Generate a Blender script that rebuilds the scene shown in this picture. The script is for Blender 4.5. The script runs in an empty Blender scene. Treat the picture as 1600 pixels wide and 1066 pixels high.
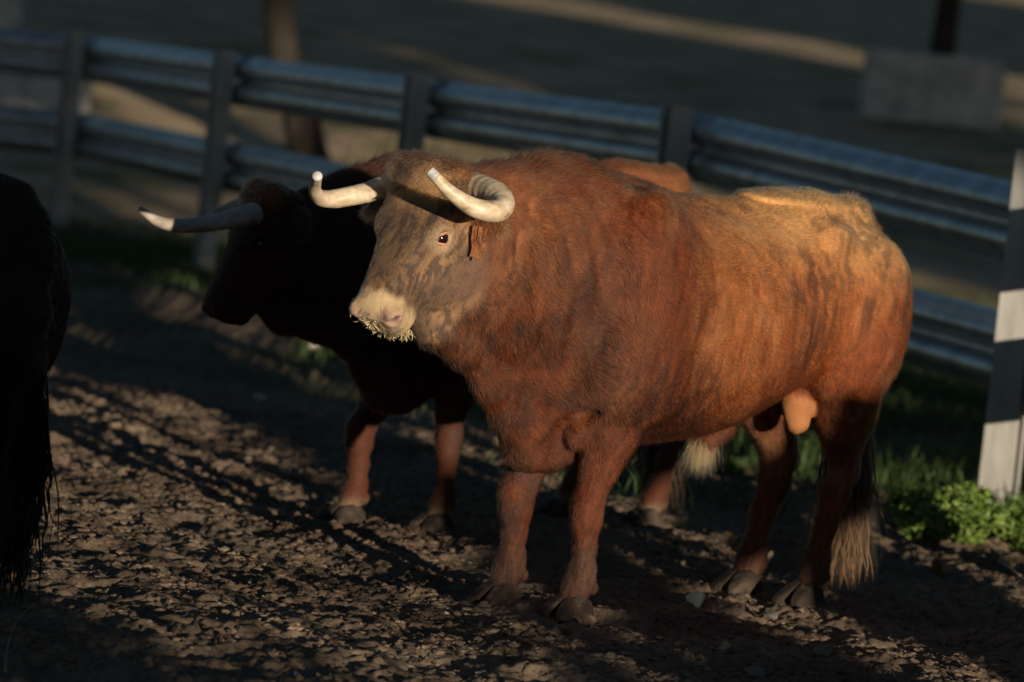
import bpy, numpy as np, math
from math import radians, sin, cos, pi
import openvdb

# ------------------------------------------------------------------ camera
scene = bpy.context.scene
ROLL = radians(6.0); PITCH = 0.0679
CAM_LOC = np.array([0.0, 0.0, 1.77])
cam_d = bpy.data.cameras.new("camera")
cam = bpy.data.objects.new("camera", cam_d)
scene.collection.objects.link(cam)
cam_d.sensor_width = 36.0; cam_d.lens = 146.25
cam_d.clip_start = 0.5; cam_d.clip_end = 3000
cam_d.dof.use_dof = True
cam_d.dof.focus_distance = 13.0
cam_d.dof.aperture_fstop = 2.6
R0 = np.array([1., 0, 0]); U0 = np.array([0, sin(PITCH), cos(PITCH)]); D0 = np.array([0, cos(PITCH), -sin(PITCH)])
RC = cos(ROLL)*R0 + sin(ROLL)*U0; UC = -sin(ROLL)*R0 + cos(ROLL)*U0
import mathutils
M = mathutils.Matrix.Identity(4)
for i in range(3):
    M[i][0] = RC[i]; M[i][1] = UC[i]; M[i][2] = -D0[i]; M[i][3] = CAM_LOC[i]
cam.matrix_world = M
scene.camera = cam

# ------------------------------------------------------------------ light
SUN_EL = radians(5.2); SUN_AZ = radians(26)      # azimuth: to the right of straight behind the camera
SDIR = np.array([sin(SUN_AZ)*cos(SUN_EL), -cos(SUN_AZ)*cos(SUN_EL), sin(SUN_EL)])
world = bpy.data.worlds.new("World"); scene.world = world; world.use_nodes = True
nt = world.node_tree
sky = nt.nodes.new("ShaderNodeTexSky"); sky.sky_type = 'NISHITA'; sky.sun_disc = False
sky.sun_elevation = SUN_EL; sky.dust_density = 0.2; sky.ozone_density = 2.2
sky.sun_rotation = math.atan2(SDIR[0], SDIR[1])
bg = nt.nodes["Background"]; bg.inputs[1].default_value = 0.05
nt.links.new(sky.outputs[0], bg.inputs[0])
sun_d = bpy.data.lights.new("sun", 'SUN'); sun_d.energy = 5.0; sun_d.angle = radians(0.5)
sun_d.color = (1.0, 0.85, 0.65)
sun = bpy.data.objects.new("sun", sun_d); scene.collection.objects.link(sun)
sun.rotation_euler = mathutils.Vector(SDIR).to_track_quat('Z', 'Y').to_euler()
scene.view_settings.view_transform = 'Standard'; scene.view_settings.look = 'None'
scene.view_settings.exposure = 0.3; scene.view_settings.gamma = 1.0
scene.cycles_curves.shape = 'RIBBONS'
scene.cycles.max_bounces = 5; scene.cycles.diffuse_bounces = 2; scene.cycles.transparent_max_bounces = 8

# ------------------------------------------------------------------ helpers
rng = np.random.default_rng(11)

def link(o, parent=None):
    scene.collection.objects.link(o)
    if parent is not None: o.parent = parent
    return o

def tag(o, label=None, cat=None, group=None, kind=None):
    if label: o["label"] = label
    if cat: o["category"] = cat
    if group: o["group"] = group
    if kind: o["kind"] = kind
    return o

def empty(name, loc=(0, 0, 0), rz=0.0):
    o = bpy.data.objects.new(name, None); link(o)
    o.location = loc; o.rotation_euler = (0, 0, rz); o.empty_display_size = 0.2
    return o

def mesh_obj(name, V, Fc, mat=None, parent=None, smooth=True, color=None, mats=None, fmat=None):
    """V (n,3); Fc: (m,k) array or list of arrays (tris/quads)"""
    me = bpy.data.meshes.new(name)
    V = np.asarray(V, np.float32)
    parts = Fc if (isinstance(Fc, list) and isinstance(Fc[0], np.ndarray)) else [Fc]
    parts = [np.asarray(p, np.int32) for p in parts if len(p)]
    nl = sum(p.size for p in parts); npoly = sum(len(p) for p in parts)
    me.vertices.add(len(V)); me.vertices.foreach_set("co", V.ravel())
    me.loops.add(nl); me.polygons.add(npoly)
    me.loops.foreach_set("vertex_index", np.concatenate([p.ravel() for p in parts]))
    tot = np.concatenate([np.full(len(p), p.shape[1], np.int32) for p in parts])
    st = np.concatenate([[0], np.cumsum(tot)[:-1]]).astype(np.int32)
    me.polygons.foreach_set("loop_start", st)
    me.polygons.foreach_set("loop_total", tot)
    me.polygons.foreach_set("use_smooth", np.full(npoly, smooth))
    if fmat is not None: me.polygons.foreach_set("material_index", np.asarray(fmat, np.int32))
    me.update(calc_edges=True); me.validate()
    if color is not None:
        a = me.color_attributes.new("coat", 'FLOAT_COLOR', 'POINT')
        c = np.ones((len(V), 4), np.float32); c[:, :3] = color
        a.data.foreach_set("color", c.ravel())
    for m in ([mat] if mats is None else mats):
        if m is not None: me.materials.append(m)
    return link(bpy.data.objects.new(name, me), parent)

class MB:
    """collects simple shapes into one mesh"""
    def __init__(s): s.V = []; s.Q = []; s.T = []; s.n = 0
    def add(s, V, Q=None, T=None):
        V = np.asarray(V, float)
        if Q is not None and len(Q): s.Q.append(np.asarray(Q, int) + s.n)
        if T is not None and len(T): s.T.append(np.asarray(T, int) + s.n)
        s.V.append(V); s.n += len(V); return s
    def box(s, c, d, rot=None, bev=0.0):
        x, y, z = np.array(d)/2.
        if bev <= 0:
            P = np.array([[a*x, b*y, e*z] for e in (-1, 1) for b in (-1, 1) for a in (-1, 1)])
            Q = [[0, 2, 3, 1], [4, 5, 7, 6], [0, 1, 5, 4], [2, 6, 7, 3], [0, 4, 6, 2], [1, 3, 7, 5]]
            if rot is not None: P = P @ np.asarray(rot).T
            return s.add(P + np.array(c), Q)
        # bevelled in plan and top via rings
        rings = []
        for zz, ins in ((-z, bev), (-z+bev, 0), (z-bev, 0), (z, bev)):
            X, Y = x-ins, y-ins; b = bev*0.6
            rings.append([[X-b, -Y, zz], [X, -Y+b, zz], [X, Y-b, zz], [X-b, Y, zz], [-X+b, Y, zz], [-X, Y-b, zz], [-X, -Y+b, zz], [-X+b, -Y, zz]])
        P = np.array(rings).reshape(-1, 3); Q = []
        for r in range(3):
            for i in range(8):
                j = (i+1) % 8; Q.append([r*8+i, r*8+j, r*8+8+j, r*8+8+i])
        T = []
        for i in range(1, 7):
            T.append([0, i+1, i]); T.append([24, 24+i, 24+i+1])
        if rot is not None: P = P @ np.asarray(rot).T
        return s.add(P + np.array(c), Q, T)
    def tube(s, pts, rad, k=8, cap=True, squash=None):
        pts = np.asarray(pts, float); n = len(pts); rad = np.broadcast_to(rad, (n,))
        t = np.gradient(pts, axis=0); t /= np.linalg.norm(t, axis=1)[:, None] + 1e-9
        up = np.array([0, 0, 1.]) if abs(t[0][2]) < .9 else np.array([1., 0, 0])
        a = np.cross(t[0], up); a /= np.linalg.norm(a); V = []
        ang = np.arange(k)*2*pi/k
        for i in range(n):
            a = a - t[i]*(a@t[i]); a /= np.linalg.norm(a); b = np.cross(t[i], a)
            V.append(pts[i] + rad[i]*(np.cos(ang)[:, None]*a + np.sin(ang)[:, None]*b))
        V = np.concatenate(V)
        i = np.arange(n-1)[:, None]*k; j = np.arange(k)[None]; j2 = (j+1) % k
        Q = np.stack([i+j, i+j2, i+k+j2, i+k+j], -1).reshape(-1, 4)
        T = []
        if cap:
            V = np.concatenate([V, pts[:1], pts[-1:]])
            for q in range(k):
                T.append([n*k, (q+1) % k, q]); T.append([n*k+1, (n-1)*k+q, (n-1)*k+(q+1) % k])
        return s.add(V, Q, T)
    def out(s, name, mat, parent=None, smooth=True, color=None):
        L = []
        if s.Q: L.append(np.concatenate(s.Q))
        if s.T: L.append(np.concatenate(s.T))
        return mesh_obj(name, np.concatenate(s.V), L, mat, parent, smooth, color)

def spline(P, n):
    """Catmull-Rom through rows of P (any columns), n samples"""
    P = np.asarray(P, float); m = len(P)
    Q = np.vstack([2*P[0]-P[1], P, 2*P[-1]-P[-2]])
    u = np.linspace(0, m-1-1e-9, n); i = u.astype(int); t = (u-i)[:, None]
    a, b, c, d = Q[i], Q[i+1], Q[i+2], Q[i+3]
    return .5*((2*b)+(-a+c)*t+(2*a-5*b+4*c-d)*t*t+(-a+3*b-3*c+d)*t**3)

def _hash(i, j, k, seed):
    h = (i.astype(np.int64)*374761393 + j.astype(np.int64)*668265263 + k.astype(np.int64)*2147483647 + seed*144269) & 0xFFFFFFFF
    h = ((h ^ (h >> 13))*1274126177) & 0xFFFFFFFF
    return ((h ^ (h >> 16)) & 0xFFFF).astype(np.float32)/65535.

def vnoise(P, seed=0):
    P = np.asarray(P, np.float32); I = np.floor(P).astype(np.int64); f = P-I; f = f*f*(3-2*f)
    r = 0
    for a in (0, 1):
        wa = f[:, 0] if a else 1-f[:, 0]
        for b in (0, 1):
            wb = f[:, 1] if b else 1-f[:, 1]
            for c in (0, 1):
                wc = f[:, 2] if c else 1-f[:, 2]
                r = r + wa*wb*wc*_hash(I[:, 0]+a, I[:, 1]+b, I[:, 2]+c, seed)
    return r

ROTN = np.array([[.36, .48, -.8], [-.8, .6, 0.], [.48, .64, .6]], np.float32)
def fbm(P, seed=0, oct=4):
    P = np.asarray(P, np.float32)@ROTN; s = 0; a = .5; t = 0
    for o in range(oct):
        s = s + a*vnoise(P*(1.93**o)+17.3*o, seed+o); t += a; a *= .5; P = P@ROTN
    return s/t

def sstep(a, b, x):
    t = np.clip((x-a)/(b-a), 0, 1); return t*t*(3-2*t)

# ---- node material helpers
def newmat(name):
    m = bpy.data.materials.new(name); m.use_nodes = True
    return m, m.node_tree, m.node_tree.nodes["Principled BSDF"]

def noise_node(t, scale, detail=6, rough=.6, coord='Object', vec=None, stretch=None):
    tc = t.nodes.new("ShaderNodeTexCoord"); n = t.nodes.new("ShaderNodeTexNoise")
    n.inputs["Scale"].default_value = scale; n.inputs["Detail"].default_value = detail; n.inputs["Roughness"].default_value = rough
    src = tc.outputs[coord]
    if stretch:
        mp = t.nodes.new("ShaderNodeMapping"); mp.inputs["Scale"].default_value = stretch
        t.links.new(src, mp.inputs[0]); src = mp.outputs[0]
    t.links.new(src, n.inputs["Vector"]); return n

def ramp(t, src, stops):
    r = t.nodes.new("ShaderNodeValToRGB"); e = r.color_ramp.elements
    while len(e) < len(stops): e.new(.5)
    for el, (p, c) in zip(e, stops): el.position = p; el.color = (*c, 1)
    t.links.new(src, r.inputs[0]); return r

def bump(t, bsdf, src, strength, dist):
    b = t.nodes.new("ShaderNodeBump"); b.inputs["Strength"].default_value = strength; b.inputs["Distance"].default_value = dist
    t.links.new(src, b.inputs["Height"]); t.links.new(b.outputs[0], bsdf.inputs["Normal"]); return b

def noisy(name, stops, scale=5, detail=6, rough=.8, metallic=0., bmp=None, spec=.3, stretch=None):
    m, t, b = newmat(name)
    n = noise_node(t, scale, detail, stretch=stretch); r = ramp(t, n.outputs[0], stops)
    t.links.new(r.outputs[0], b.inputs["Base Color"])
    b.inputs["Roughness"].default_value = rough; b.inputs["Metallic"].default_value = metallic
    b.inputs["Specular IOR Level"].default_value = spec
    if bmp:
        n2 = noise_node(t, bmp[0], 5); bump(t, b, n2.outputs[0], bmp[1], bmp[2])
    return m

def attr_mat(name, rough=.75, spec=.2, bmp=None, mul=1.0):
    m, t, b = newmat(name)
    a = t.nodes.new("ShaderNodeAttribute"); a.attribute_name = "coat"
    t.links.new(a.outputs["Color"], b.inputs["Base Color"])
    b.inputs["Roughness"].default_value = rough; b.inputs["Specular IOR Level"].default_value = spec
    if bmp:
        n2 = noise_node(t, bmp[0], 4, stretch=bmp[3] if len(bmp) > 3 else None); bump(t, b, n2.outputs[0], bmp[1], bmp[2])
    return m

def hair_mat(name, rough=.45):
    m = bpy.data.materials.new(name); m.use_nodes = True; t = m.node_tree
    t.nodes.remove(t.nodes["Principled BSDF"]); out = t.nodes["Material Output"]
    h = t.nodes.new("ShaderNodeBsdfHairPrincipled"); h.parametrization = 'COLOR'
    h.inputs["Roughness"].default_value = rough; h.inputs["Radial Roughness"].default_value = .6; h.inputs["IOR"].default_value = 1.42
    a = t.nodes.new("ShaderNodeAttribute"); a.attribute_name = "coat"
    t.links.new(a.outputs["Color"], h.inputs["Color"]); t.links.new(h.outputs[0], out.inputs[0])
    return m

def hair_obj(name, root, tip_dir, length, radius, color, mat, parent, npts=4, bend=.5, bend_dir=None, wav=0.0, seed=1):
    """root (n,3), tip_dir unit (n,3), bend_dir (n,3): direction the hair ends in"""
    n = len(root); r = np.random.default_rng(seed)
    if bend_dir is None: bend_dir = tip_dir
    s = np.linspace(0, 1, npts)
    P = np.empty((n, npts, 3), np.float32); P[:, 0] = root; cur = root.copy()
    for i in range(1, npts):
        w = (s[i]+s[i-1])/2
        d = tip_dir*(1-w)+bend_dir*w
        if wav: d = d + r.normal(0, wav, (n, 3))
        d /= np.linalg.norm(d, axis=1)[:, None]
        cur = cur + d*(length[:, None]/(npts-1)); P[:, i] = cur
    cu = bpy.data.hair_curves.new(name); cu.add_curves([npts]*n)
    cu.points.foreach_set("position", P.ravel())
    ra = cu.attributes.get("radius") or cu.attributes.new("radius", 'FLOAT', 'POINT')
    rad = (radius[:, None]*(1-.75*s[None]**1.5)).astype(np.float32)
    ra.data.foreach_set("value", rad.ravel())
    ca = cu.attributes.new("coat", 'FLOAT_COLOR', 'CURVE')
    c = np.ones((n, 4), np.float32); c[:, :3] = color; ca.data.foreach_set("color", c.ravel())
    cu.materials.append(mat)
    return link(bpy.data.objects.new(name, cu), parent)

# ------------------------------------------------------------------ implicit surface builder
class Field:
    def __init__(s, lo, hi, h):
        s.h = h; s.lo = np.array(lo, float); s.n = (np.ceil((np.array(hi)-s.lo)/h)).astype(int)+1
        s.a = np.full(s.n, .2, np.float32)
    def sub(s, lo, hi):
        i0 = np.clip(np.floor((np.array(lo)-s.lo)/s.h).astype(int), 0, s.n); i1 = np.clip(np.ceil((np.array(hi)-s.lo)/s.h).astype(int)+1, 0, s.n)
        if np.any(i1 <= i0): return None
        ax = [((np.arange(i0[k], i1[k])*s.h)+s.lo[k]).astype(np.float32) for k in range(3)]
        return (slice(i0[0], i1[0]), slice(i0[1], i1[1]), slice(i0[2], i1[2])), np.stack(np.meshgrid(*ax, indexing='ij'), -1)
    def put(s, sl, d, k, carve=False):
        a = s.a[sl]
        if carve: d = -d; hh = np.maximum(k-np.abs(a-d), 0)/k; s.a[sl] = np.maximum(a, d)+hh*hh*k*.25
        else: hh = np.maximum(k-np.abs(a-d), 0)/k; s.a[sl] = np.minimum(a, d)-hh*hh*k*.25
    def cone(s, p, q, r0, r1, k=.03, carve=False):
        p = np.array(p, np.float32); q = np.array(q, np.float32); m = max(r0, r1)+max(k, .03)
        g = s.sub(np.minimum(p, q)-m, np.maximum(p, q)+m)
        if g is None: return
        sl, P = g; v = q-p; w = P-p; t = np.clip((w@v)/(v@v), 0, 1)
        s.put(sl, np.linalg.norm(w-t[..., None]*v, axis=-1)-(r0+(r1-r0)*t), k, carve)
    def chain(s, pts, rads, k=.03):
        for i in range(len(pts)-1): s.cone(pts[i], pts[i+1], rads[i], rads[i+1], k)
    def ell(s, c, r, k=.03, rot=None, carve=False):
        c = np.array(c, np.float32); r = np.array(r, np.float32); m = (max(r) if rot is not None else r)+max(k, .03)
        g = s.sub(c-m, c+m)
        if g is None: return
        sl, P = g; w = P-c
        if rot is not None: w = w@np.asarray(rot, np.float32)      # rows of rot.T = axes
        k0 = np.linalg.norm(w/r, axis=-1); k1 = np.linalg.norm(w/(r*r), axis=-1)+1e-6
        s.put(sl, k0*(k0-1)/k1, k, carve)
    def loft(s, st, frame=None, k=.03, eu=2., ed=2.):
        """st rows: t, off_y, zc, top, bottom, halfwidth ; frame (origin, axes cols t,y,z) or None"""
        st = np.array(st, np.float32); mx = np.max(np.abs(st[:, 3:6]))
        if frame is None:
            lo = [st[:, 0].min()-.03, (st[:, 1]-st[:, 5]).min()-.05, st[:, 4].min()-.05]; hi = [st[:, 0].max()+.03, (st[:, 1]+st[:, 5]).max()+.05, st[:, 3].max()+.05]
        else:
            o, A = frame; cs = []
            for r in st:
                for yy in (-r[5], r[5]):
                    for zz in (r[3], r[4]): cs.append(o+A[:, 0]*r[0]+A[:, 1]*(r[1]+yy)+A[:, 2]*zz)
            cs = np.array(cs); lo = cs.min(0)-.05; hi = cs.max(0)+.05
        g = s.sub(lo, hi)
        if g is None: return
        sl, P = g
        if frame is not None: P = (P-o.astype(np.float32))@A.astype(np.float32)
        t = P[..., 0]; tt = spline(st, 200); xs = tt[:, 0]
        f = [np.interp(t, xs, tt[:, i]).astype(np.float32) for i in range(1, 6)]
        y = P[..., 1]-f[0]; z = P[..., 2]-f[1]
        up = z > 0; H = np.maximum(np.where(up, f[2]-f[1], f[1]-f[3]), .01); W = np.maximum(f[4], .01)
        e = np.where(up, eu, ed)
        q = ((np.abs(y)/W)**e+(np.abs(z)/H)**e)**(1/e)
        d = (q-1)*np.minimum(W, H)
        end = np.maximum(xs[0]-t, t-xs[-1]); d = np.where(end > 0, np.sqrt(np.maximum(d, 0)**2+end**2), np.maximum(d, end))
        s.put(sl, d, k)
    def mesh(s):
        g = openvdb.FloatGrid(0.2); g.copyFromArray(s.a)
        g.transform = openvdb.createLinearTransform(voxelSize=s.h)
        p, q = g.convertToQuads(isovalue=0.0)
        V = p+s.lo; Q = q[:, ::-1].astype(np.int64)
        # keep correct orientation: signed volume must be positive
        T = np.concatenate([Q[:, [0, 1, 2]], Q[:, [0, 2, 3]]]); vol = np.einsum('ij,ij->i', V[T[:, 0]], np.cross(V[T[:, 1]], V[T[:, 2]])).sum()
        if vol < 0: Q = Q[:, ::-1]
        return V, Q

def vnormals(V, Q):
    n = np.cross(V[Q[:, 2]]-V[Q[:, 0]], V[Q[:, 3]]-V[Q[:, 1]]); N = np.zeros_like(V)
    for i in range(4): np.add.at(N, Q[:, i], n)
    return N/(np.linalg.norm(N, axis=1)[:, None]+1e-12)

def unit(v): v = np.asarray(v, float); return v/np.linalg.norm(v)
def unit_rows(v): return v/(np.linalg.norm(v, axis=1)[:, None]+1e-9)
NH = (360000, 60000, 50000)
# ------------------------------------------------------------------ ground
TY = np.linspace(-200, 500, 2801); TZ = np.concatenate([[0], np.cumsum(np.interp(TY[1:], [34, 38, 48, 54], [0, .12, .12, .05])*.25)])
def zterrain(x, y):
    return np.interp(y, TY, TZ)+.0*x
def axis(dense, step, outer, grow=1.18):
    a, b = dense; L = list(np.arange(a, b+step/2, step)); s = step
    while L[-1] < outer[1]: s = min(s*grow, 12); L.append(L[-1]+s)
    s = step
    while L[0] > outer[0]: s = min(s*grow, 12); L.insert(0, L[0]-s)
    return np.array(L)
gx = axis((-2.5, 2.8), .0095, (-260, 260)); gy = axis((11.2, 19.0), .0125, (-160, 420))
GX, GY = np.meshgrid(gx, gy, indexing='ij'); Pg = np.stack([GX.ravel(), GY.ravel(), np.zeros(GX.size)], -1)
def ghigh(P):
    near = sstep(60, 25, P[:, 1])*sstep(30, 10, np.abs(P[:, 0]))
    z = (fbm(P*[.9, .9, 1], 2, 3)-.5)*.05+near*(fbm(P*[3.2, 3.2, 1], 4, 3)-.5)*.07
    c = fbm(P*[9, 9, 1], 5, 4); f = fbm(P*[32, 32, 1], 9, 3)
    z += near*((c-.5)*.050+np.abs(f-.5)*-.012+sstep(.49, .55, fbm(P*[22, 22, 1]+(f[:, None]-.5)*1.6, 12, 3))*.011*(.4+c)+sstep(.48, .56, fbm(P*[46, 46, 1], 18, 2))*.006)
    return z
zz = ghigh(Pg)
# stamped flat where animals stand
Pg[:, 2] = zz*1.0+zterrain(Pg[:, 0], Pg[:, 1])-.012
nxg, nyg = GX.shape
i = np.arange(nxg-1)[:, None]*nyg; j = np.arange(nyg-1)[None]
Qg = np.stack([i+j, i+nyg+j, i+nyg+j+1, i+j+1], -1).reshape(-1, 4)
def ground_mat():
    m, t, b = newmat("earth")
    n1 = noise_node(t, 1.3, 5); n2 = noise_node(t, 28, 6, .7); n3 = noise_node(t, .22, 4, .55)
    r1 = ramp(t, n1.outputs[0], [(.35, (.125, .090, .066)), (.6, (.21, .158, .115))])
    r2 = ramp(t, n2.outputs[0], [(.30, (.45, .42, .40)), (.5, (.9, .9, .9)), (.68, (1.35, 1.3, 1.22))])
    mx = t.nodes.new("ShaderNodeMix"); mx.data_type = 'RGBA'; mx.blend_type = 'MULTIPLY'; mx.inputs[0].default_value = 1
    t.links.new(r1.outputs[0], mx.inputs[6]); t.links.new(r2.outputs[0], mx.inputs[7])
    # grass cover beyond the mud: by position (y) and noise
    tc = t.nodes.new("ShaderNodeTexCoord"); sx = t.nodes.new("ShaderNodeSeparateXYZ"); t.links.new(tc.outputs['Object'], sx.inputs[0])
    def math_(op, a, b_):
        q = t.nodes.new("ShaderNodeMath"); q.operation = op
        for k_, v in enumerate((a, b_)):
            if isinstance(v, (int, float)): q.inputs[k_].default_value = v
            else: t.links.new(v, q.inputs[k_])
        return q.outputs[0]
    far = t.nodes.new("ShaderNodeMapRange"); t.links.new(sx.outputs[1], far.inputs[0]); far.inputs[1].default_value = 17.5; far.inputs[2].default_value = 21.5
    lx = math_('MULTIPLY', sx.outputs[0], -.9); ydiag = math_('ADD', sx.outputs[1], math_('MULTIPLY', sx.outputs[0], 1.2)); t.links.new(ydiag, far.inputs[0])
    rg = ramp(t, n3.outputs[0], [(.40, (0, 0, 0)), (.60, (1, 1, 1))])
    k = math_('MULTIPLY', far.outputs[0], rg.outputs[0])
    gc = ramp(t, noise_node(t, 6, 6, .7).outputs[0], [(.35, (.022, .036, .010)), (.55, (.05, .068, .018)), (.72, (.11, .10, .04))])
    m2 = t.nodes.new("ShaderNodeMix"); m2.data_type = 'RGBA'; t.links.new(k, m2.inputs[0]); t.links.new(mx.outputs[2], m2.inputs[6]); t.links.new(gc.outputs[0], m2.inputs[7])
    # sandy ground and drier grass on the bank beyond the fence
    fs = t.nodes.new("ShaderNodeMapRange"); t.links.new(sx.outputs[1], fs.inputs[0]); fs.inputs[1].default_value = 33; fs.inputs[2].default_value = 38
    sc_ = ramp(t, noise_node(t, .9, 6, .6).outputs[0], [(.36, (.52, .39, .26)), (.52, (.40, .30, .19)), (.66, (.16, .17, .065))])
    m3 = t.nodes.new("ShaderNodeMix"); m3.data_type = 'RGBA'; t.links.new(fs.outputs[0], m3.inputs[0]); t.links.new(m2.outputs[2], m3.inputs[6]); t.links.new(sc_.outputs[0], m3.inputs[7]); m2 = m3
    t.links.new(m2.outputs[2], b.inputs["Base Color"]); b.inputs["Roughness"].default_value = .95; b.inputs["Specular IOR Level"].default_value = .1
    n4 = noise_node(t, 120, 5, .7); bump(t, b, n4.outputs[0], .7, .006)
    return m
earth = ground_mat()
gr = mesh_obj("ground", Pg, Qg, earth); tag(gr, "dark trampled soil of the pen rising to rough pasture beyond the rails", "ground", kind="structure")
def gz(x, y):
    P = np.array([[x, y, 0.]]); return float(ghigh(P)[0]+zterrain(np.array([x]), np.array([y]))[0]-.012)

# ------------------------------------------------------------------ guardrail fence
galv = noisy("galvanised_steel", [(.3, (.32, .34, .35)), (.55, (.50, .52, .53)), (.75, (.64, .65, .66))], 7, rough=.42, metallic=.75, bmp=(30, .12, .004), spec=.5)
post_m = noisy("post_steel", [(.3, (.28, .27, .25)), (.6, (.42, .41, .385)), (.8, (.52, .51, .48))], 14, rough=.65, metallic=.1, bmp=(60, .25, .003), stretch=(1, 1, .2))
fence = empty("guardrail_fence", (2.27, 18.5, 0)); tag(fence, "pen fence of two corrugated steel guardrails on steel posts behind the bulls", "fence")
FO = np.array([2.27, 18.5, 0])
wprof = np.array([(-.185, -.018), (-.180, .0), (-.160, .012), (-.125, .060), (-.100, .078), (-.070, .078), (-.045, .060), (-.018, .008), (.0, .0), (.018, .008), (.045, .060), (.070, .078), (.100, .078), (.125, .060), (.160, .012), (.180, .0), (.185, -.018)])
wp = spline(wprof, 49)
def rail(p0, p1, zc, side, bow=0.0, ext=.14, rise=0.0):
    """corrugated beam from p0 to p1 (xy), centre height zc, corrugation facing side (+1 = left of travel)"""
    p0 = np.array(p0, float); p1 = np.array(p1, float); d = p1-p0; L = np.linalg.norm(d); d /= L; nrm = np.array([-d[1], d[0]])*side
    n = 14; s = np.linspace(-ext, L+ext, n); V = []
    for th in (0, -.006):
        for q in s:
            b_ = bow*np.sin(pi*np.clip(q/L, 0, 1))+rise*q/L
            xy = p0+d*q; z0 = float(zterrain(xy[0:1], xy[1:2])[0])
            for (h_, o_) in wp: V.append([*(xy+nrm*(o_+th)), z0+zc+h_+b_])
    m_ = len(wp); Q = []
    for k_ in range(2):
        o = k_*n*m_
        for a in range(n-1):
            for b_ in range(m_-1):
                f = [o+a*m_+b_, o+a*m_+b_+1, o+(a+1)*m_+b_+1, o+(a+1)*m_+b_]; Q.append(f if k_ else f[::-1])
    for a in range(n-1):
        for b_ in (0, m_-1): Q.append([a*m_+b_, (a+1)*m_+b_, n*m_+(a+1)*m_+b_, n*m_+a*m_+b_])
    for b_ in range(m_-1):
        for a in (0, n-1): Q.append([a*m_+b_, a*m_+b_+1, n*m_+a*m_+b_+1, n*m_+a*m_+b_])
    o = mesh_obj("rail", np.array(V)-FO, Q, galv, fence); return o
def post(x, y, h_, ang, w=.12, dp=.17):
    z0 = float(zterrain(np.array([x]), np.array([y]))[0]); mb = MB(); c, s_ = cos(ang), sin(ang); Rm = np.array([[c, -s_, 0], [s_, c, 0], [0, 0, 1.]])
    zc = z0+h_/2-.15; H_ = h_+.3
    for (ox, oy, sx_, sy_) in ((0, 0, .008, dp-.020), (0, dp/2-.005, w, .010), (0, -dp/2+.005, w, .010), (w/2-.004, dp/2-.022, .008, .024), (w/2-.004, -dp/2+.022, .008, .024), (-w/2+.004, dp/2-.022, .008, .024), (-w/2+.004, -dp/2+.022, .008, .024)):
        mb.box(Rm@np.array([ox, oy, 0])+np.array([x, y, zc])-FO, (sx_, sy_, H_), Rm)
    o = mb.out("post", post_m, fence, smooth=False); return o
A5 = np.array([2.27, 18.5]); A1 = np.array([-3.80, 34.0]); dv = (A1-A5)/4
dn = dv/np.linalg.norm(dv); off = np.array([dn[1], -dn[0]])     # to the right of travel = away from the pen (behind)
if off[0] < 0: off = -off
fa = math.atan2(dn[1], dn[0])
for k in range(0, 8):
    p = A5+dv*k if k <= 4 else A1+np.array([-3.95, .25])*(k-4)
    post(p[0]-(.04 if k == 0 else 0), p[1], 1.60, radians(-22) if k == 0 else fa+pi/2, *((.145, .16) if k == 0 else ()))
    q0 = A5+dv*k+off*.17; q1 = A5+dv*(k+1)+off*.17
    if k >= 4: q0 = A1+np.array([-3.95, .25])*(k-4)+[0.02, .19]; q1 = A1+np.array([-3.95, .25])*(k-3)+[0.02, .19]
    zr, zq = (.150, .110) if k else (0, 0)
    rail(q0, q1, 1.235+zr, +1, rise=.150-zr); rail(q0, q1, .645+zq, +1, rise=.110-zq)
# the fence turns towards the photographer beyond the right edge of the view
B = [A5, np.array([2.78, 14.55]), np.array([3.95, 10.67]), np.array([4.85, 6.78]), np.array([5.90, 2.92]), np.array([7.05, -.91]), np.array([8.2, -4.74])]
B[0] = A5
for k in range(1, len(B)): post(B[k][0], B[k][1], 1.5, pi/2+.05)
for k in range(len(B)-1):
    o_ = np.array([.17, 0]); rail(B[k]+o_, B[k+1]+o_, 1.235, -1); rail(B[k]+o_, B[k+1]+o_, .645, -1)

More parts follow.
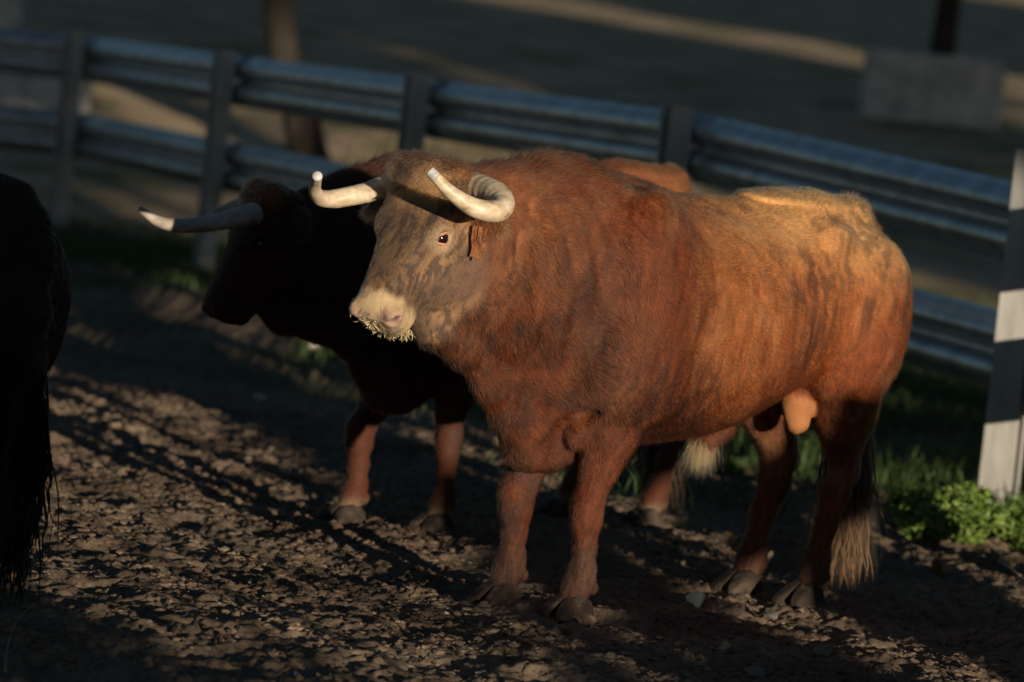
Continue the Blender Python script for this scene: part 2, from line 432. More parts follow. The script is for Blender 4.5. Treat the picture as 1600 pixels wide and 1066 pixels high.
# ------------------------------------------------------------------ trees
bark = noisy("bark", [(.3, (.020, .016, .013)), (.6, (.045, .036, .028)), (.8, (.075, .06, .048))], 9, rough=.95, bmp=(18, .9, .03), stretch=(1, 1, .25))
leaf_m = noisy("leaves", [(.3, (.035, .055, .018)), (.6, (.065, .095, .03)), (.8, (.10, .125, .045))], 3, rough=.7)
def tree(label, x, y, trunk, crown_c, crown_r, n, seed, leaf=.09, group=None, twigs=10):
    r = np.random.default_rng(seed); z0 = float(zterrain(np.array([x]), np.array([y]))[0])
    t = empty("tree", (x, y, z0)); tag(t, label, "tree", group)
    mb = MB(); tr = spline(np.array([(a, b, c, rr) for a, b, c, rr in trunk]), 24)
    mb.tube(tr[:, :3], tr[:, 3]*(1+.12*(r.random(24)-.5)), 12)
    top = tr[-1, :3]; cc = np.array(crown_c, float); cr = np.array(crown_r, float)
    ends = []
    for k in range(twigs):
        u = unit(r.normal(0, 1, 3)+[0, 0, .3]); e = cc+u*cr*r.uniform(.5, .9); s0 = tr[r.integers(14, 24), :3]
        m_ = (s0+e)/2+r.normal(0, .12, 3)*cr
        sp = spline(np.array([s0, m_, e]), 8); mb.tube(sp, np.linspace(tr[-1, 3]*.7, .015, 8), 6); ends.append(sp[4:])
    mb.out("trunk", bark, t)
    K = 40; cl = cc+unit_rows(r.normal(0, 1, (K, 3)))*cr*(r.random((K, 1))**.45); cs = r.uniform(.13, .28, K)*cr.mean()
    k = r.integers(0, K, n); P = cl[k]+r.normal(0, 1, (n, 3))*cs[k][:, None]*.6
    a = unit_rows(r.normal(0, 1, (n, 3))); b = unit_rows(np.cross(a, r.normal(0, 1, (n, 3)))); sz = leaf*r.uniform(.6, 1.3, n)[:, None]
    V = np.stack([P-a*sz, P+b*sz*.5, P+a*sz, P-b*sz*.5], 1).reshape(-1, 3); Q = np.arange(n*4).reshape(-1, 4)
    mesh_obj("crown", V, Q, leaf_m, t, smooth=False); return t
tree("dark leaning tree trunk just beyond the fence between the second and third posts", -2.18, 40.4, [(.12, 0, -.3, .24), (.0, 0, .15, .20), (-.14, 0, .6, .17), (-.33, 0, 1.1, .15), (-.42, 0, 1.7, .145), (-.42, 0, 3.4, .14), (-.3, .1, 5.5, .12)], (-.3, 0, 7.3), (2.2, 2.2, 1.7), 5000, 3, leaf=.16)
tree("dark tree trunk rising behind the pale concrete block at the upper right", 4.78, 50.2, [(0, 0, -.3, .20), (0, 0, .5, .16), (.03, 0, 1.5, .14), (.1, 0, 3.5, .13), (.1, .1, 6.0, .11)], (.1, 0, 8.0), (2.4, 2.4, 1.8), 5000, 4, leaf=.18)
conc = noisy("concrete", [(.3, (.26, .26, .255)), (.5, (.46, .455, .445)), (.75, (.66, .65, .63))], 3.2, rough=.9, bmp=(25, .5, .02))
def block(label, x, y, d, rz, g=None):
    z0 = float(zterrain(np.array([x]), np.array([y]))[0]); mb = MB(); mb.box((0, 0, d[2]/2-.05), (d[0], d[1], d[2]+.1), bev=.03)
    o = mb.out("concrete_block", conc, None, smooth=False); o.location = (x, y, z0); o.rotation_euler = (0, 0, rz)
    tag(o, label, "block", "concrete blocks on the pasture"); return o
block("large pale concrete block at the foot of the upper right tree", 4.60, 49.0, (1.62, .5, .74), .04)
block("pale concrete block seen between the rails at the far left", -5.0, 42.0, (.95, .6, .56), -.05)
block("pale concrete block highest in the upper left corner beyond the fence", -6.35, 48.7, (.5, .5, .42), .1)

# ------------------------------------------------------------------ unseen trees and shrubs added behind and beside the camera to cast shade
PD = np.array([cos(SUN_AZ), sin(SUN_AZ)]); RD = np.array([-sin(SUN_AZ), cos(SUN_AZ)])
def pr(p, r_): return PD*p+RD*r_
TG = "unseen trees added to shade the pen and pasture"
def shade_tree(label, p, r_, zc, rp, rz, n, seed, leaf, trunk=.2, twigs=12):  # added out of view; crown placed and sized for the shade it casts
    c = pr(p, r_); tree(label, c[0], c[1], [(0, 0, -.3, trunk*1.3), (.03, 0, zc*.3, trunk), (0, .05, zc*.7, trunk*.8), (.05, 0, zc, trunk*.5)], (0, 0, zc), (rp, rp, rz), n, seed, leaf=leaf, group=None, twigs=twigs)
NM = ["unseen round-crowned tree added to shade the fence rails", "unseen small tree added to shade the far left block", "unseen tall tree added to shade the leaning trunk, first of its row", "unseen tall tree added to shade the pasture, second of its row", "unseen tall tree added to shade the pasture, last before the gap", "unseen tall tree added to shade the pasture, first after the gap", "unseen tall tree added to shade the pasture, second after the gap", "unseen tall tree added to shade the pasture, third after the gap", "tall tree beyond the pen near the row's end", "unseen tall tree added to shade the pasture, closing the row", "unseen young tree added to shade the left fence posts", "unseen young tree added to shade the upper right block", "unseen broad young tree added to shade the ground seen between the right rails"]
for k, (p, r_, zc, rp, rz, n, lf) in enumerate([(10.5, -5.0, 5.22, 2.25, 1.85, 9000, .15), (13.2, -7.0, 5.3, 1.65, 1.55, 6000, .15),
        (15.8, -12, 11.1, 3.4, 4.9, 11000, .30), (21.2, -12.5, 10.5, 3.6, 5.5, 15000, .30), (25.2, -12, 10.6, 3.5, 5.6, 15000, .30), (35.5, -12, 10.8, 3.3, 5.6, 11000, .30), (38.6, -12.5, 10.8, 3.5, 5.6, 10000, .30), (42.8, -12, 10.8, 3.5, 5.6, 10000, .32), (47.2, -12, 10.8, 3.5, 5.6, 9000, .32), (52, -12, 10.8, 3.5, 5.6, 9000, .32), (11.5, -5.5, 3.95, 1.15, .95, 8000, .12), (25.4, -5, 6.4, 1.7, 1.3, 6000, .18), (22.2, -6, 4.3, 2.4, 1.7, 10000, .16)]):
    shade_tree(NM[k], p, r_, zc, rp, rz, n, 100+k, lf, trunk=.12 if k < 2 else .28, twigs=14)
def shade_bush(label, p, r_, zc, rp, rz, n, seed, stems=14, top=2.4):  # shrub added out of view to block the low sun
    c = pr(p, r_); r = np.random.default_rng(seed); t = empty("shade_bush", (c[0], c[1], 0)); tag(t, label, "shade_bush")
    mb = MB()
    for k in range(stems):
        a = r.uniform(0, 2*pi); e = np.array([cos(a)*rp*r.uniform(.2, 1.), sin(a)*rp*r.uniform(.2, 1.), top*r.uniform(.75, 1.05)])
        s0 = np.array([cos(a), sin(a), 0])*.12; m_ = (s0+e)/2+r.normal(0, .08, 3)
        mb.tube(spline(np.array([s0-[0, 0, .2], m_, e]), 8), np.linspace(.035, .008, 8)*r.uniform(.6, 1.6), 5)
    mb.out("stem", bark, t)
    P = np.array([0, 0, zc])+unit_rows(r.normal(0, 1, (n, 3)))*np.array([rp, rp, rz])*(r.random((n, 1))**.4); P = P+(fbm(P*2.2, seed, 2)[:, None]-.5)*.8
    a = unit_rows(r.normal(0, 1, (n, 3))); b = unit_rows(np.cross(a, r.normal(0, 1, (n, 3)))); sz = .05*r.uniform(.6, 1.3, n)[:, None]
    V = np.stack([P-a*sz, P+b*sz*.5, P+a*sz, P-b*sz*.5], 1).reshape(-1, 3)
    mesh_obj("foliage", V, np.arange(n*4).reshape(-1, 4), leaf_m, t, smooth=False)
shade_bush("unseen low shrub added to shade the foreground soil, nearest the camera", 4.5, -1.0, .55, .75, .58, 7000, 5, stems=16, top=1.55)
shade_bush("unseen low shrub added to shade the foreground soil, middle of three", 5.6, -1.0, .52, .70, .56, 7000, 6, stems=18, top=1.5)
shade_bush("unseen low shrub added to shade the foreground soil, farthest along the rail", 6.5, -1.4, .50, .60, .50, 6000, 7, stems=10, top=1.3)
shade_bush("unseen tall dense shrub added to shade the black bull", 3.1, -1.2, 1.7, .85, 1.3, 14000, 8, top=2.8)
shade_bush("narrow dense bush between the tall bush and the low ones", 3.95, -1.6, 1.7, .40, 1.25, 6000, 9, stems=6, top=2.6)
shade_bush("unseen rounded shrub added to shade the ground behind the right post", 11.6, 5.0, 1.15, .95, 1.25, 12000, 10, stems=10, top=1.8)
shade_bush("unseen rounded shrub added to shade the ground farther behind the right post", 13.3, 5.0, 1.15, .95, 1.25, 12000, 11, stems=10, top=1.8)
# ------------------------------------------------------------------ bulls
skin_mat = attr_mat("coat_skin", rough=.7, spec=.15, bmp=(90, .35, .004, (1, 1, .35)))
fur_mat = hair_mat("coat_hair")
hoof_mat = noisy("hoof_horn", [(.3, (.014, .010, .008)), (.5, (.034, .024, .018)), (.7, (.10, .072, .052))], 16, rough=.9, bmp=(70, .8, .006))
eye_mat, _t, _b = newmat("eye_ball"); _b.inputs["Base Color"].default_value = (.012, .006, .004, 1); _b.inputs["Roughness"].default_value = .08
lid_mat = noisy("eye_lid", [(.3, (.36, .16, .10)), (.7, (.50, .25, .17))], 60, rough=.5)

def unit(v): v = np.asarray(v, float); return v/np.linalg.norm(v)

def lerp3(a, b, w): return a*(1-w[:, None])+np.array(b)*w[:, None]

def coat_chestnut(P, Nn, H):
    """brindled red-brown coat; P local positions, H head coordinates"""
    x, y, z = P.T
    col = np.tile(np.array([.150, .037, .011]), (len(P), 1))
    big = fbm(P*[2.6, 2.6, 2.6], 3, 4)
    col = lerp3(col, [.235, .070, .019], sstep(.42, .65, big))
    # golden loin and croup
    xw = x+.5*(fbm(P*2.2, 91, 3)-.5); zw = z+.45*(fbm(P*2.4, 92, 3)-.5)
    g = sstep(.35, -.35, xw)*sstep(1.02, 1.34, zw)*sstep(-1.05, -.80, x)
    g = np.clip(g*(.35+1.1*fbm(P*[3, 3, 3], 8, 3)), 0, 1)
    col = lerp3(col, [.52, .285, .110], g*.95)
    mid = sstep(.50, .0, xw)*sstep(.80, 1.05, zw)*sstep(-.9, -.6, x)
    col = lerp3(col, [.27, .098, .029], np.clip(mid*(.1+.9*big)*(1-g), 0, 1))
    # greyish brown neck and chest
    nk = sstep(.45, .85, x)*sstep(.35, .55, z)
    col = lerp3(col, [.135, .052, .026], nk*.8*sstep(.25, .55, fbm(P*3.1, 19, 3)))
    # brindle streaks: thin, elongated downwards
    wv = (fbm(P*5, 15, 2)-.5)*.10
    wv = wv*.35; q1 = np.stack([(x+wv)*22+5*z, y*22, z*4.2-x*1.0], -1)@ROTN.T; q2 = np.stack([(x+wv)*75+14*z, y*75, z*9-x*3], -1)@ROTN.T
    st = .5*fbm(q1, 5, 3)+.5*fbm(q2, 25, 3)
    reg = fbm(P*[3.1, 3.1, 2.2], 7, 3)
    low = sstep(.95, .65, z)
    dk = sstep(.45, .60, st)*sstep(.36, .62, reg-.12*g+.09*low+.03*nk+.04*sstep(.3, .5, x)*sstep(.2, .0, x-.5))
    col = lerp3(col, [.040, .020, .014], dk*.68)
    lt = sstep(.55, .42, st)*sstep(.40, .60, fbm(P*[3.5, 3.5, 3], 57, 3))
    col = lerp3(col, [.25, .110, .045], lt*.45)
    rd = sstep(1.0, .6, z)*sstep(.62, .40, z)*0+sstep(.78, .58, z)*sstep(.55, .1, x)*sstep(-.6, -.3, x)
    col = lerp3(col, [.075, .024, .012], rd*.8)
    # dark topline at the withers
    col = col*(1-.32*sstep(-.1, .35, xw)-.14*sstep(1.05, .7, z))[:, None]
    tl = sstep(.10, .02, np.abs(y))*sstep(1.30, 1.36, z)*sstep(-.1, .2, x)*sstep(1.1, .8, x)
    col = lerp3(col, [.09, .035, .018], tl*.5)
    # legs
    lg = sstep(.62, .40, z)
    col = lerp3(col, [.095, .027, .011], lg*.8)
    col = lerp3(col, [.055, .028, .020], lg*sstep(.5, .66, fbm(P*[9, 9, 6], 31, 3))*.8)
    foot = sstep(.32, .10, z)
    col = lerp3(col, [.060, .032, .022], foot*.75)
    hk = sstep(.62, .5, z)*sstep(.36, .46, z)*sstep(-.4, -.6, x)
    col = lerp3(col, [.26, .12, .06], hk*.35)
    q3 = np.stack([(x+wv)*120+30*z, y*120, z*17-x*8], -1)@ROTN.T
    col = col*(1+(1.1-.6*g)*(fbm(q3, 77, 2)-.5)+.35*(fbm(P*[11, 11, 7], 78, 3)-.5))[:, None]
    # scrotum, bare skin
    sc = sstep(.080, .066, np.linalg.norm((P-[-.565, .08, .665])/[1, 1, 1.25], axis=1))
    col = lerp3(col, [.32, .135, .055], sc)
    a, l, n = H.T
    hd = sstep(-.10, .02, a)*sstep(-.34, -.28, n)*sstep(.20, .15, np.abs(l))*sstep(.62, .56, a)
    hd *= np.clip(sstep(-.02, .10, a-(-n-.1)*.6), 0, 1)
    fc = np.tile(np.array([.125, .076, .046]), (len(P), 1))
    wq = fbm(H*7, 44, 2)*.12; f1 = fbm(np.stack([a*9, l*16, n*16], -1)+wq[:, None]*6, 41, 4); f2 = fbm(np.stack([(a+wq)*24, l*95, (n-wq)*95], -1), 43, 3)
    fc = lerp3(fc, [.25, .140, .072], sstep(.42, .66, f1))
    fc = lerp3(fc, [.045, .033, .027], sstep(.46, .60, f2)*.8)
    tan = sstep(.18, .04, a)*sstep(-.10, -.02, n)
    fc = lerp3(fc, [.36, .21, .10], tan*sstep(.38, .6, fbm(H*14, 47, 3))*.9)
    fc = lerp3(fc, [.085, .055, .042], sstep(.012, .0, np.abs(n+.012+.5*(np.abs(l)-.07)))*sstep(.06, .12, a)*sstep(.3, .2, a)*.0)
    grey = sstep(-.12, -.20, n)*sstep(.38, .25, a)
    fc = lerp3(fc, [.14, .078, .052], grey*.6)
    # pale ring round the eye, pale muzzle
    for sgn in (1, -1):
        de = np.linalg.norm(H-EYE*[1, sgn, 1], axis=1)
        fc = lerp3(fc, [.46, .33, .20], sstep(.062, .030, de+.03*(f1-.5))*.55)
        fc = lerp3(fc, [.60, .30, .21], sstep(.027, .019, de))
    mz = sstep(.400, .430, a+.05*(f1-.5)-.35*(n+.05)*(n > -.05)+.15*(-.10-n)*(n < -.10))*.95*sstep(-.205, -.18, n)
    fc = lerp3(fc, [.56, .41, .24], mz*(.8+.5*(f1-.5)))
    fc = lerp3(fc, [.20, .13, .085], mz*sstep(.50, .64, fbm(H*22, 48, 3))*.6)
    for sgn in (1, -1):
        dn = np.linalg.norm((H-NOSTRIL*[1, sgn, 1])/[1, 1, 1.2], axis=1)
        fc = lerp3(fc, [.40, .22, .175], sstep(.040, .024, dn))
        fc = lerp3(fc, [.04, .014, .012], sstep(.026, .012, dn))
    nose = sstep(.475, .500, a)
    fc = lerp3(fc, [.26, .19, .145], nose*.85*sstep(.4, .6, f2))
    return lerp3(col, fc, hd) if False else col*(1-hd[:, None])+fc*hd[:, None]

def coat_red_black(P, Nn, H):
    x, y, z = P.T
    col = np.tile(np.array([.036, .012, .007]), (len(P), 1))
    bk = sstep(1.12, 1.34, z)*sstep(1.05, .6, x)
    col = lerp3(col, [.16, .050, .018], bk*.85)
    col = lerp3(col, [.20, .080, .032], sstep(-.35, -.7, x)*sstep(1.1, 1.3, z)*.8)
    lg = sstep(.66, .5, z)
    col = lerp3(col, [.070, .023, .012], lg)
    f = fbm(P*[8, 8, 5], 61, 3)
    col = lerp3(col, [.055, .024, .016], lg*sstep(.45, .62, f))
    col = lerp3(col, [.16, .115, .07], sstep(.12, .06, z)*.7)
    tf = sstep(.12, .0, H[:, 0])*sstep(-.12, .0, H[:, 2])
    return lerp3(col, [.20, .075, .035], tf*.6)

def coat_black(P, Nn, H):
    f = fbm(P*[8, 8, 5], 61, 3)
    return lerp3(np.tile(np.array([.013, .009, .007]), (len(P), 1)), [.020, .013, .010], sstep(.5, .7, f))

EYE = np.array([.188, .104, -.058]); NOSTRIL = np.array([.484, .056, -.050])

def build_bull(name, label, group, loc, heading, scale, head, coat, h, nhair, horns, hair_r, seed=1, head_on=True, warp=0.0, legdx=(0, 0, 0, 0), neck=None, extras=True, tail_swing=(0, 0)):
    """head: (poll local xyz, face heading local angle, pitch from vertical)"""
    root = empty(name, (loc[0], loc[1], 0), heading)
    tag(root, label, "bull", group)
    root.scale = (scale, scale, scale)
    poll, hang, hp = head
    poll = np.array(poll, float)
    fh = np.array([cos(hang), sin(hang), 0]); lh = np.array([-sin(hang), cos(hang), 0])
    A = sin(hp)*fh+np.array([0, 0, -cos(hp)]); Nv = cos(hp)*fh+np.array([0, 0, sin(hp)])
    HA = np.stack([A, lh, Nv], 1)                         # columns
    def hd(a, l, n): return poll+HA@np.array([a, l, n])
    lo = [-1.3, -.55, -.03]; hi = [2.0, .55, 1.62]
    tp = hd(.6, 0, -.1)
    lo = np.minimum(lo, tp-.2); hi = np.maximum(hi, [min(2.0, tp[0]+.25), .55, 1.62]); hi[0] = max(poll[0], tp[0])+.25; lo[2] = -.03
    hi[1] = max(.5, poll[1]+.3, tp[1]+.2); lo[1] = min(-.5, poll[1]-.3, tp[1]-.2)
    F = Field(lo, hi, h)
    # --- trunk
    F.loft([  # x, yoff, zc, top, bottom, halfwidth
        (-1.02, 0, 1.04, 1.12, .95, .07), (-.99, 0, 1.05, 1.22, .86, .14), (-.92, 0, 1.06, 1.32, .78, .215), (-.80, 0, 1.06, 1.375, .74, .262),
        (-.60, 0, 1.04, 1.395, .735, .288), (-.40, 0, 1.00, 1.385, .70, .31), (-.20, 0, .96, 1.375, .625, .34), (0, 0, .95, 1.37, .575, .355),
        (.20, 0, .95, 1.385, .555, .345), (.40, 0, .97, 1.415, .548, .32), (.58, 0, 1.0, 1.44, .54, .29), (.72, 0, 1.03, 1.45, .55, .235),
        (.82, 0, 1.06, 1.445, .62, .185), (.92, 0, 1.10, 1.43, .74, .15)], k=.04, eu=1.75, ed=2.15)
    # --- neck
    nk = neck if neck is not None else 0
    mid = (np.array([.95, 0, 1.10])+hd(.02, 0, -.14))/2
    e = hd(.05, 0, -.13)
    F.loft([(.62, 0, 1.10, 1.445, .70, .235), (.80, 0, 1.13, 1.45, .74, .225), (.95, 0, 1.15, 1.445, .78, .205), (1.08, poll[1]*.5, 1.15+nk*.3, 1.43+nk*.4, .83+nk*.5, .180),
            (1.20, poll[1]*.8, 1.15+nk*.7, 1.405+nk*.8, .87+nk*.8, .155), (1.30, poll[1]*.95, 1.15+nk, 1.37+nk, .90+nk, .130), (1.38, poll[1], 1.14+nk, 1.31+nk, .96+nk, .09)], k=.06, eu=1.8, ed=1.7)
    # dewlap and brisket
    F.chain([hd(.36, 0, -.20), (1.28, poll[1]*.6, .91+nk), (1.13, poll[1]*.4, .84+nk*.5), (.99, 0, .73), (.88, 0, .62), (.78, .01, .535), (.66, 0, .53), (.52, 0, .57)],
            [.030, .036, .040, .045, .052, .062, .062, .05], k=.06)
    F.ell((.70, 0, .66), (.15, .12, .17), k=.08)
    for sg in (1, -1):
        F.ell((.52, .21*sg, 1.08), (.19, .12, .30), k=.10)                     # shoulder blade
        F.ell((.62, .19*sg, .83), (.15, .115, .18), k=.07)                      # point of shoulder
        F.ell((.50, .215*sg, .80), (.17, .11, .17), k=.07)                      # upper arm
        F.ell((.85, .10*sg, 1.12), (.20, .10, .18), k=.08)                      # neck muscle
        F.ell((-.74, .19*sg, .98), (.235, .125, .30), k=.08)                    # thigh
        F.ell((-.64, .20*sg, .86), (.12, .09, .18), k=.07)                      # stifle
        F.ell((-.52, .215*sg, 1.27), (.07, .045, .04), k=.08)                 # hip bone
        F.ell((-.96, .10*sg, 1.17), (.05, .05, .06), k=.07)                     # pin bone
        F.ell((-.28, .375*sg, 1.18), (.16, .055, .10), k=.09, carve=True)       # flank hollow
    F.ell((-.62, 0, 1.365), (.28, .13, .035), k=.09)
    for sg in (1, -1):
        F.cone((.79, .135*sg, .66), (.72, .115*sg, .50), .010, .022, k=.05, carve=True)
        F.cone((.34, .375*sg, .98), (.385, .315*sg, .62), .010, .018, k=.05, carve=True)
        F.cone((-.42, .36*sg, .98), (-.54, .285*sg, .74), .010, .018, k=.05, carve=True)
        F.cone((.30, .36*sg, 1.30), (.33, .385*sg, 1.0), .008, .010, k=.05, carve=True)
    # --- legs
    dFL, dFR, dHL, dHR = legdx
    def fore(sg, dx):
        y = .135*sg
        p = [(.52, .19*sg, .74), (.545+dx*.3, .165*sg, .60), (.575+dx*.6, y*1.03, .47), (.60+dx, y, .375), (.605+dx, y, .31), (.60+dx, y, .23), (.60+dx, y, .145), (.61+dx, y, .11), (.635+dx, y, .055)]
        F.chain(p, [.112, .082, .060, .050, .046, .033, .038, .043, .044], k=.03)
        F.ell((.56+dx*.5, .155*sg, .58), (.078, .062, .11), k=.05)
        F.ell((.618+dx, y, .365), (.042, .047, .050), k=.02); F.ell((.56+dx, y, .385), (.025, .03, .035), k=.02)
        for q in (-1, 1): F.ell((.568+dx, y+.026*q, .095), (.020, .018, .022), k=.012)   # dew claws
    fore(1, dFL); fore(-1, dFR+.03)
    def hind(sg, dx):
        y = .135*sg
        p = [(-.70, .19*sg, .88), (-.72+dx*.2, .175*sg, .70), (-.77+dx*.6, .155*sg, .56), (-.81+dx, y*1.05, .465), (-.79+dx, y, .38), (-.745+dx, y, .27), (-.715+dx, y, .15), (-.70+dx, y, .11), (-.67+dx, y, .055)]
        F.chain(p, [.150, .108, .066, .050, .045, .038, .041, .045, .044], k=.03)
        F.ell((-.72+dx*.3, .175*sg, .68), (.105, .08, .14), k=.06)
        F.ell((-.850+dx, y*1.05, .505), (.028, .026, .050), k=.03)               # point of hock
        for q in (-1, 1): F.ell((-.735+dx, y+.026*q, .095), (.020, .018, .022), k=.012)
    hind(1, dHL); hind(-1, dHR)
    for sg in (1, -1):
        F.ell((.72, .083*sg, .50), (.10, .012, .10), k=.035, carve=True)
        F.cone((.60, .285*sg, .82), (.735, .125*sg, .62), .006, .022, k=.055, carve=True)
    # scrotum, sheath
    F.cone((-.545, .08, .78), (-.56, .085, .70), .034, .050, k=.03)
    F.cone((-.56, .085, .695), (-.575, .088, .632), .058, .046, k=.02)
    F.cone((-.25, 0, .60), (-.17, 0, .565), .055, .045, k=.05)
    # tail
    ts = tail_swing
    tail = [(-.82, 0, 1.345), (-.90, .0, 1.335), (-.985, .0, 1.275), (-1.025, -.01+ts[0]*.1, 1.18), (-1.035, -.015+ts[0]*.35, 1.0), (-1.03+ts[1]*.5, -.015+ts[0]*.7, .84), (-1.01+ts[1], -.01+ts[0], .68)]
    F.chain(tail, [.045, .045, .040, .034, .030, .030, .030], k=.05)
    # --- head
    fr = (poll, HA)
    F.loft([(-.06, 0, -.10, -.03, -.17, .07), (-.02, 0, -.10, .0, -.22, .100), (.05, 0, -.10, .012, -.26, .118), (.12, 0, -.10, .014, -.285, .122), (.18, 0, -.10, .012, -.29, .115),
            (.24, 0, -.09, .010, -.275, .098), (.31, 0, -.08, .008, -.235, .084), (.38, 0, -.075, .008, -.195, .075), (.43, 0, -.075, .010, -.175, .073),
            (.465, 0, -.075, .002, -.160, .075), (.488, 0, -.075, -.012, -.148, .069), (.508, 0, -.075, -.035, -.125, .050)], frame=fr, k=.04, eu=3.0, ed=2.4)
    for sg in (1, -1):
        F.ell(hd(.165, .098*sg, -.035), (.050, .024, .034), k=.03, rot=HA)      # brow
        F.ell(hd(.23, .070*sg, -.19), (.10, .045, .08), k=.05, rot=HA)          # cheek
        F.ell(hd(.0, .09*sg, -.03), (.055, .05, .05), k=.04, rot=HA)            # horn base boss
        F.ell(hd(*(NOSTRIL*[1, sg, 1]+[-.006, .010*sg, .006])), (.034, .022, .030), k=.025, rot=HA)
        F.ell(hd(*(NOSTRIL*[1, sg, 1]+[.010, .014*sg, .002])), (.024, .020, .014), k=.007, rot=HA, carve=True)
        F.ell(hd(*(NOSTRIL*[1, sg, 1]+[.012, .020*sg, -.014])), (.010, .014, .014), k=.006, rot=HA, carve=True)
        F.ell(hd(*(EYE*[1, sg, 1]+[.003, .018*sg, 0])), (.030, .022, .027), k=.010, rot=HA, carve=True)
    F.ell(hd(.440, 0, -.160), (.055, .054, .024), k=.03, rot=HA)                 # lower lip
    F.ell(hd(.0, 0, .0), (.05, .07, .03), k=.04, rot=HA)                        # poll
    # mouth crease
    for sg in (1, -1):
        for q in range(6): F.ell(hd(.40+.022*q, .084*sg*(1-.01*q*q*.5), -.142+.002*q), (.016, .010, .0035), k=.006, rot=HA, carve=True)
    V, Q = F.mesh()
    # keep the largest island only is unnecessary: all primitives overlap
    N = vnormals(V, Q)
    # muscles, folds and coat relief
    d = (fbm(V*[5.5, 5.5, 4.5], seed+1, 3)-.5)*.030+(fbm(V*[17, 17, 11], seed+2, 3)-.5)*(.013-.006*sstep(.2, -.3, V[:, 0])*sstep(.9, 1.2, V[:, 2]))
    x, y, z = V.T
    fold = np.sin((x*.85-.22*z+.05*fbm(V*4, seed+6, 2))*78)*sstep(.70, .86, x)*sstep(1.25, 1.05, x)*sstep(.70, .85, z)*sstep(1.40, 1.25, z)
    d += fold*.006
    Hc = (V-poll)@HA
    ishead = sstep(.05, .12, Hc[:, 0])*sstep(-.35, -.25, Hc[:, 2])
    d *= 1-.85*ishead; d *= sstep(.0, .5, z)*.7+.3
    V = V+N*d[:, None]; V[:, 2] += warp*sstep(.35, -.55, V[:, 0])*sstep(.55, 1.1, V[:, 2]); N = vnormals(V, Q)
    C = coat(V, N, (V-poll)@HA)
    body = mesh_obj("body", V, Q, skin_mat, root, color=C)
    # --- fur
    if nhair:
        r = np.random.default_rng(seed)
        T = np.concatenate([Q[:, [0, 1, 2]], Q[:, [0, 2, 3]]]); a = V[T[:, 0]]; b = V[T[:, 1]]-a; c = V[T[:, 2]]-a
        ar = np.linalg.norm(np.cross(b, c), axis=1)/2; cen = a+(b+c)/3
        Hh = (cen-poll)@HA
        wgt = ar.copy(); inhead = (Hh[:, 0] > -.05) & (Hh[:, 2] > -.3)
        wgt[inhead] *= 1.8
        wgt[(Hh[:, 0] > .44) & (Hh[:, 2] > -.2)] *= .25
        for sg in (1, -1):
            wgt[np.linalg.norm(Hh-EYE*[1, sg, 1], axis=1) < .024] = 0
            wgt[np.linalg.norm(Hh-NOSTRIL*[1, sg, 1], axis=1) < .030] = 0
        wgt[np.linalg.norm(cen-[-.565, .08, .665], axis=1) < .085] *= .03
        wgt[cen[:, 2] < .04] = 0
        ti = r.choice(len(T), nhair, p=wgt/wgt.sum())
        u, v = r.random(nhair), r.random(nhair); fl = u+v > 1; u[fl] = 1-u[fl]; v[fl] = 1-v[fl]
        P = a[ti]+b[ti]*u[:, None]+c[ti]*v[:, None]; n = unit_rows(np.cross(b[ti], c[ti]))
        H = (P-poll)@HA
        g = np.tile(np.array([-.75, 0, -.66]), (nhair, 1))
        up = sstep(1.2, 1.4, P[:, 2])[:, None]; g = g*(1-up)+np.array([-1., 0, -.15])*up
        lg = sstep(.6, .4, P[:, 2])[:, None]; g = g*(1-lg)+np.array([-.15, 0, -1.])*lg
        swirl = fbm(P*3.0, seed+20, 2)-.5; sw2 = fbm(P*9.0, seed+24, 2)-.5
        th = swirl*2.2+sw2*1.6
        g = np.stack([g[:, 0]*np.cos(th)-g[:, 2]*np.sin(th), (fbm(P*4, seed+29, 2)-.5)*.5, g[:, 0]*np.sin(th)+g[:, 2]*np.cos(th)], -1)
        hm = ((H[:, 0] > .0) & (H[:, 2] > -.3))
        g[hm] = (HA@np.array([.75, 0, -.25]))+ (H[hm, 1][:, None]*6)*HA[:, 1]+r.normal(0, .2, (hm.sum(), 3))
        pl = (H[:, 0] > -.12) & (H[:, 0] < .10) & (H[:, 2] > -.06)
        g[pl] = r.normal(0, .8, (pl.sum(), 3))+HA[:, 0]*.5
        clump = r.normal(0, .16, (nhair, 3))
        g = g-n*np.sum(g*n, 1)[:, None]; g = unit_rows(g)+clump
        L = .018+.009*fbm(P*6, seed+33, 2)
        L *= 1-.45*sstep(.6, .35, P[:, 2])
        L *= 1+.45*sstep(.55, .85, P[:, 0])
        L[hm] = .011; L[pl] = .026
        L *= 1+.55*sstep(1.36, 1.43, P[:, 2])*(P[:, 0] > .3)*(~hm)
        L *= 1+.5*sstep(.66, .58, P[:, 2])*(np.abs(P[:, 0]+.1) < .5)
        L *= r.uniform(.6, 1.25, nhair)
        lift = .18+.18*r.random(nhair)
        lift[pl] = .8
        td = unit_rows(g+n*lift[:, None]*1.3); bd = unit_rows(g+n*(lift[:, None]*.25))
        col = coat(P, n, H)*r.uniform(.68, 1.32, (nhair, 1))
        hair_obj("fur", P-n*.001, td, L, np.full(nhair, hair_r)*r.uniform(.7, 1.2, nhair), np.clip(col, .004, .9), fur_mat, body, npts=4, bend_dir=bd, wav=.10, seed=seed)
    # --- tufts: tail switch, tail head, sheath tassel
    r = np.random.default_rng(seed+5)
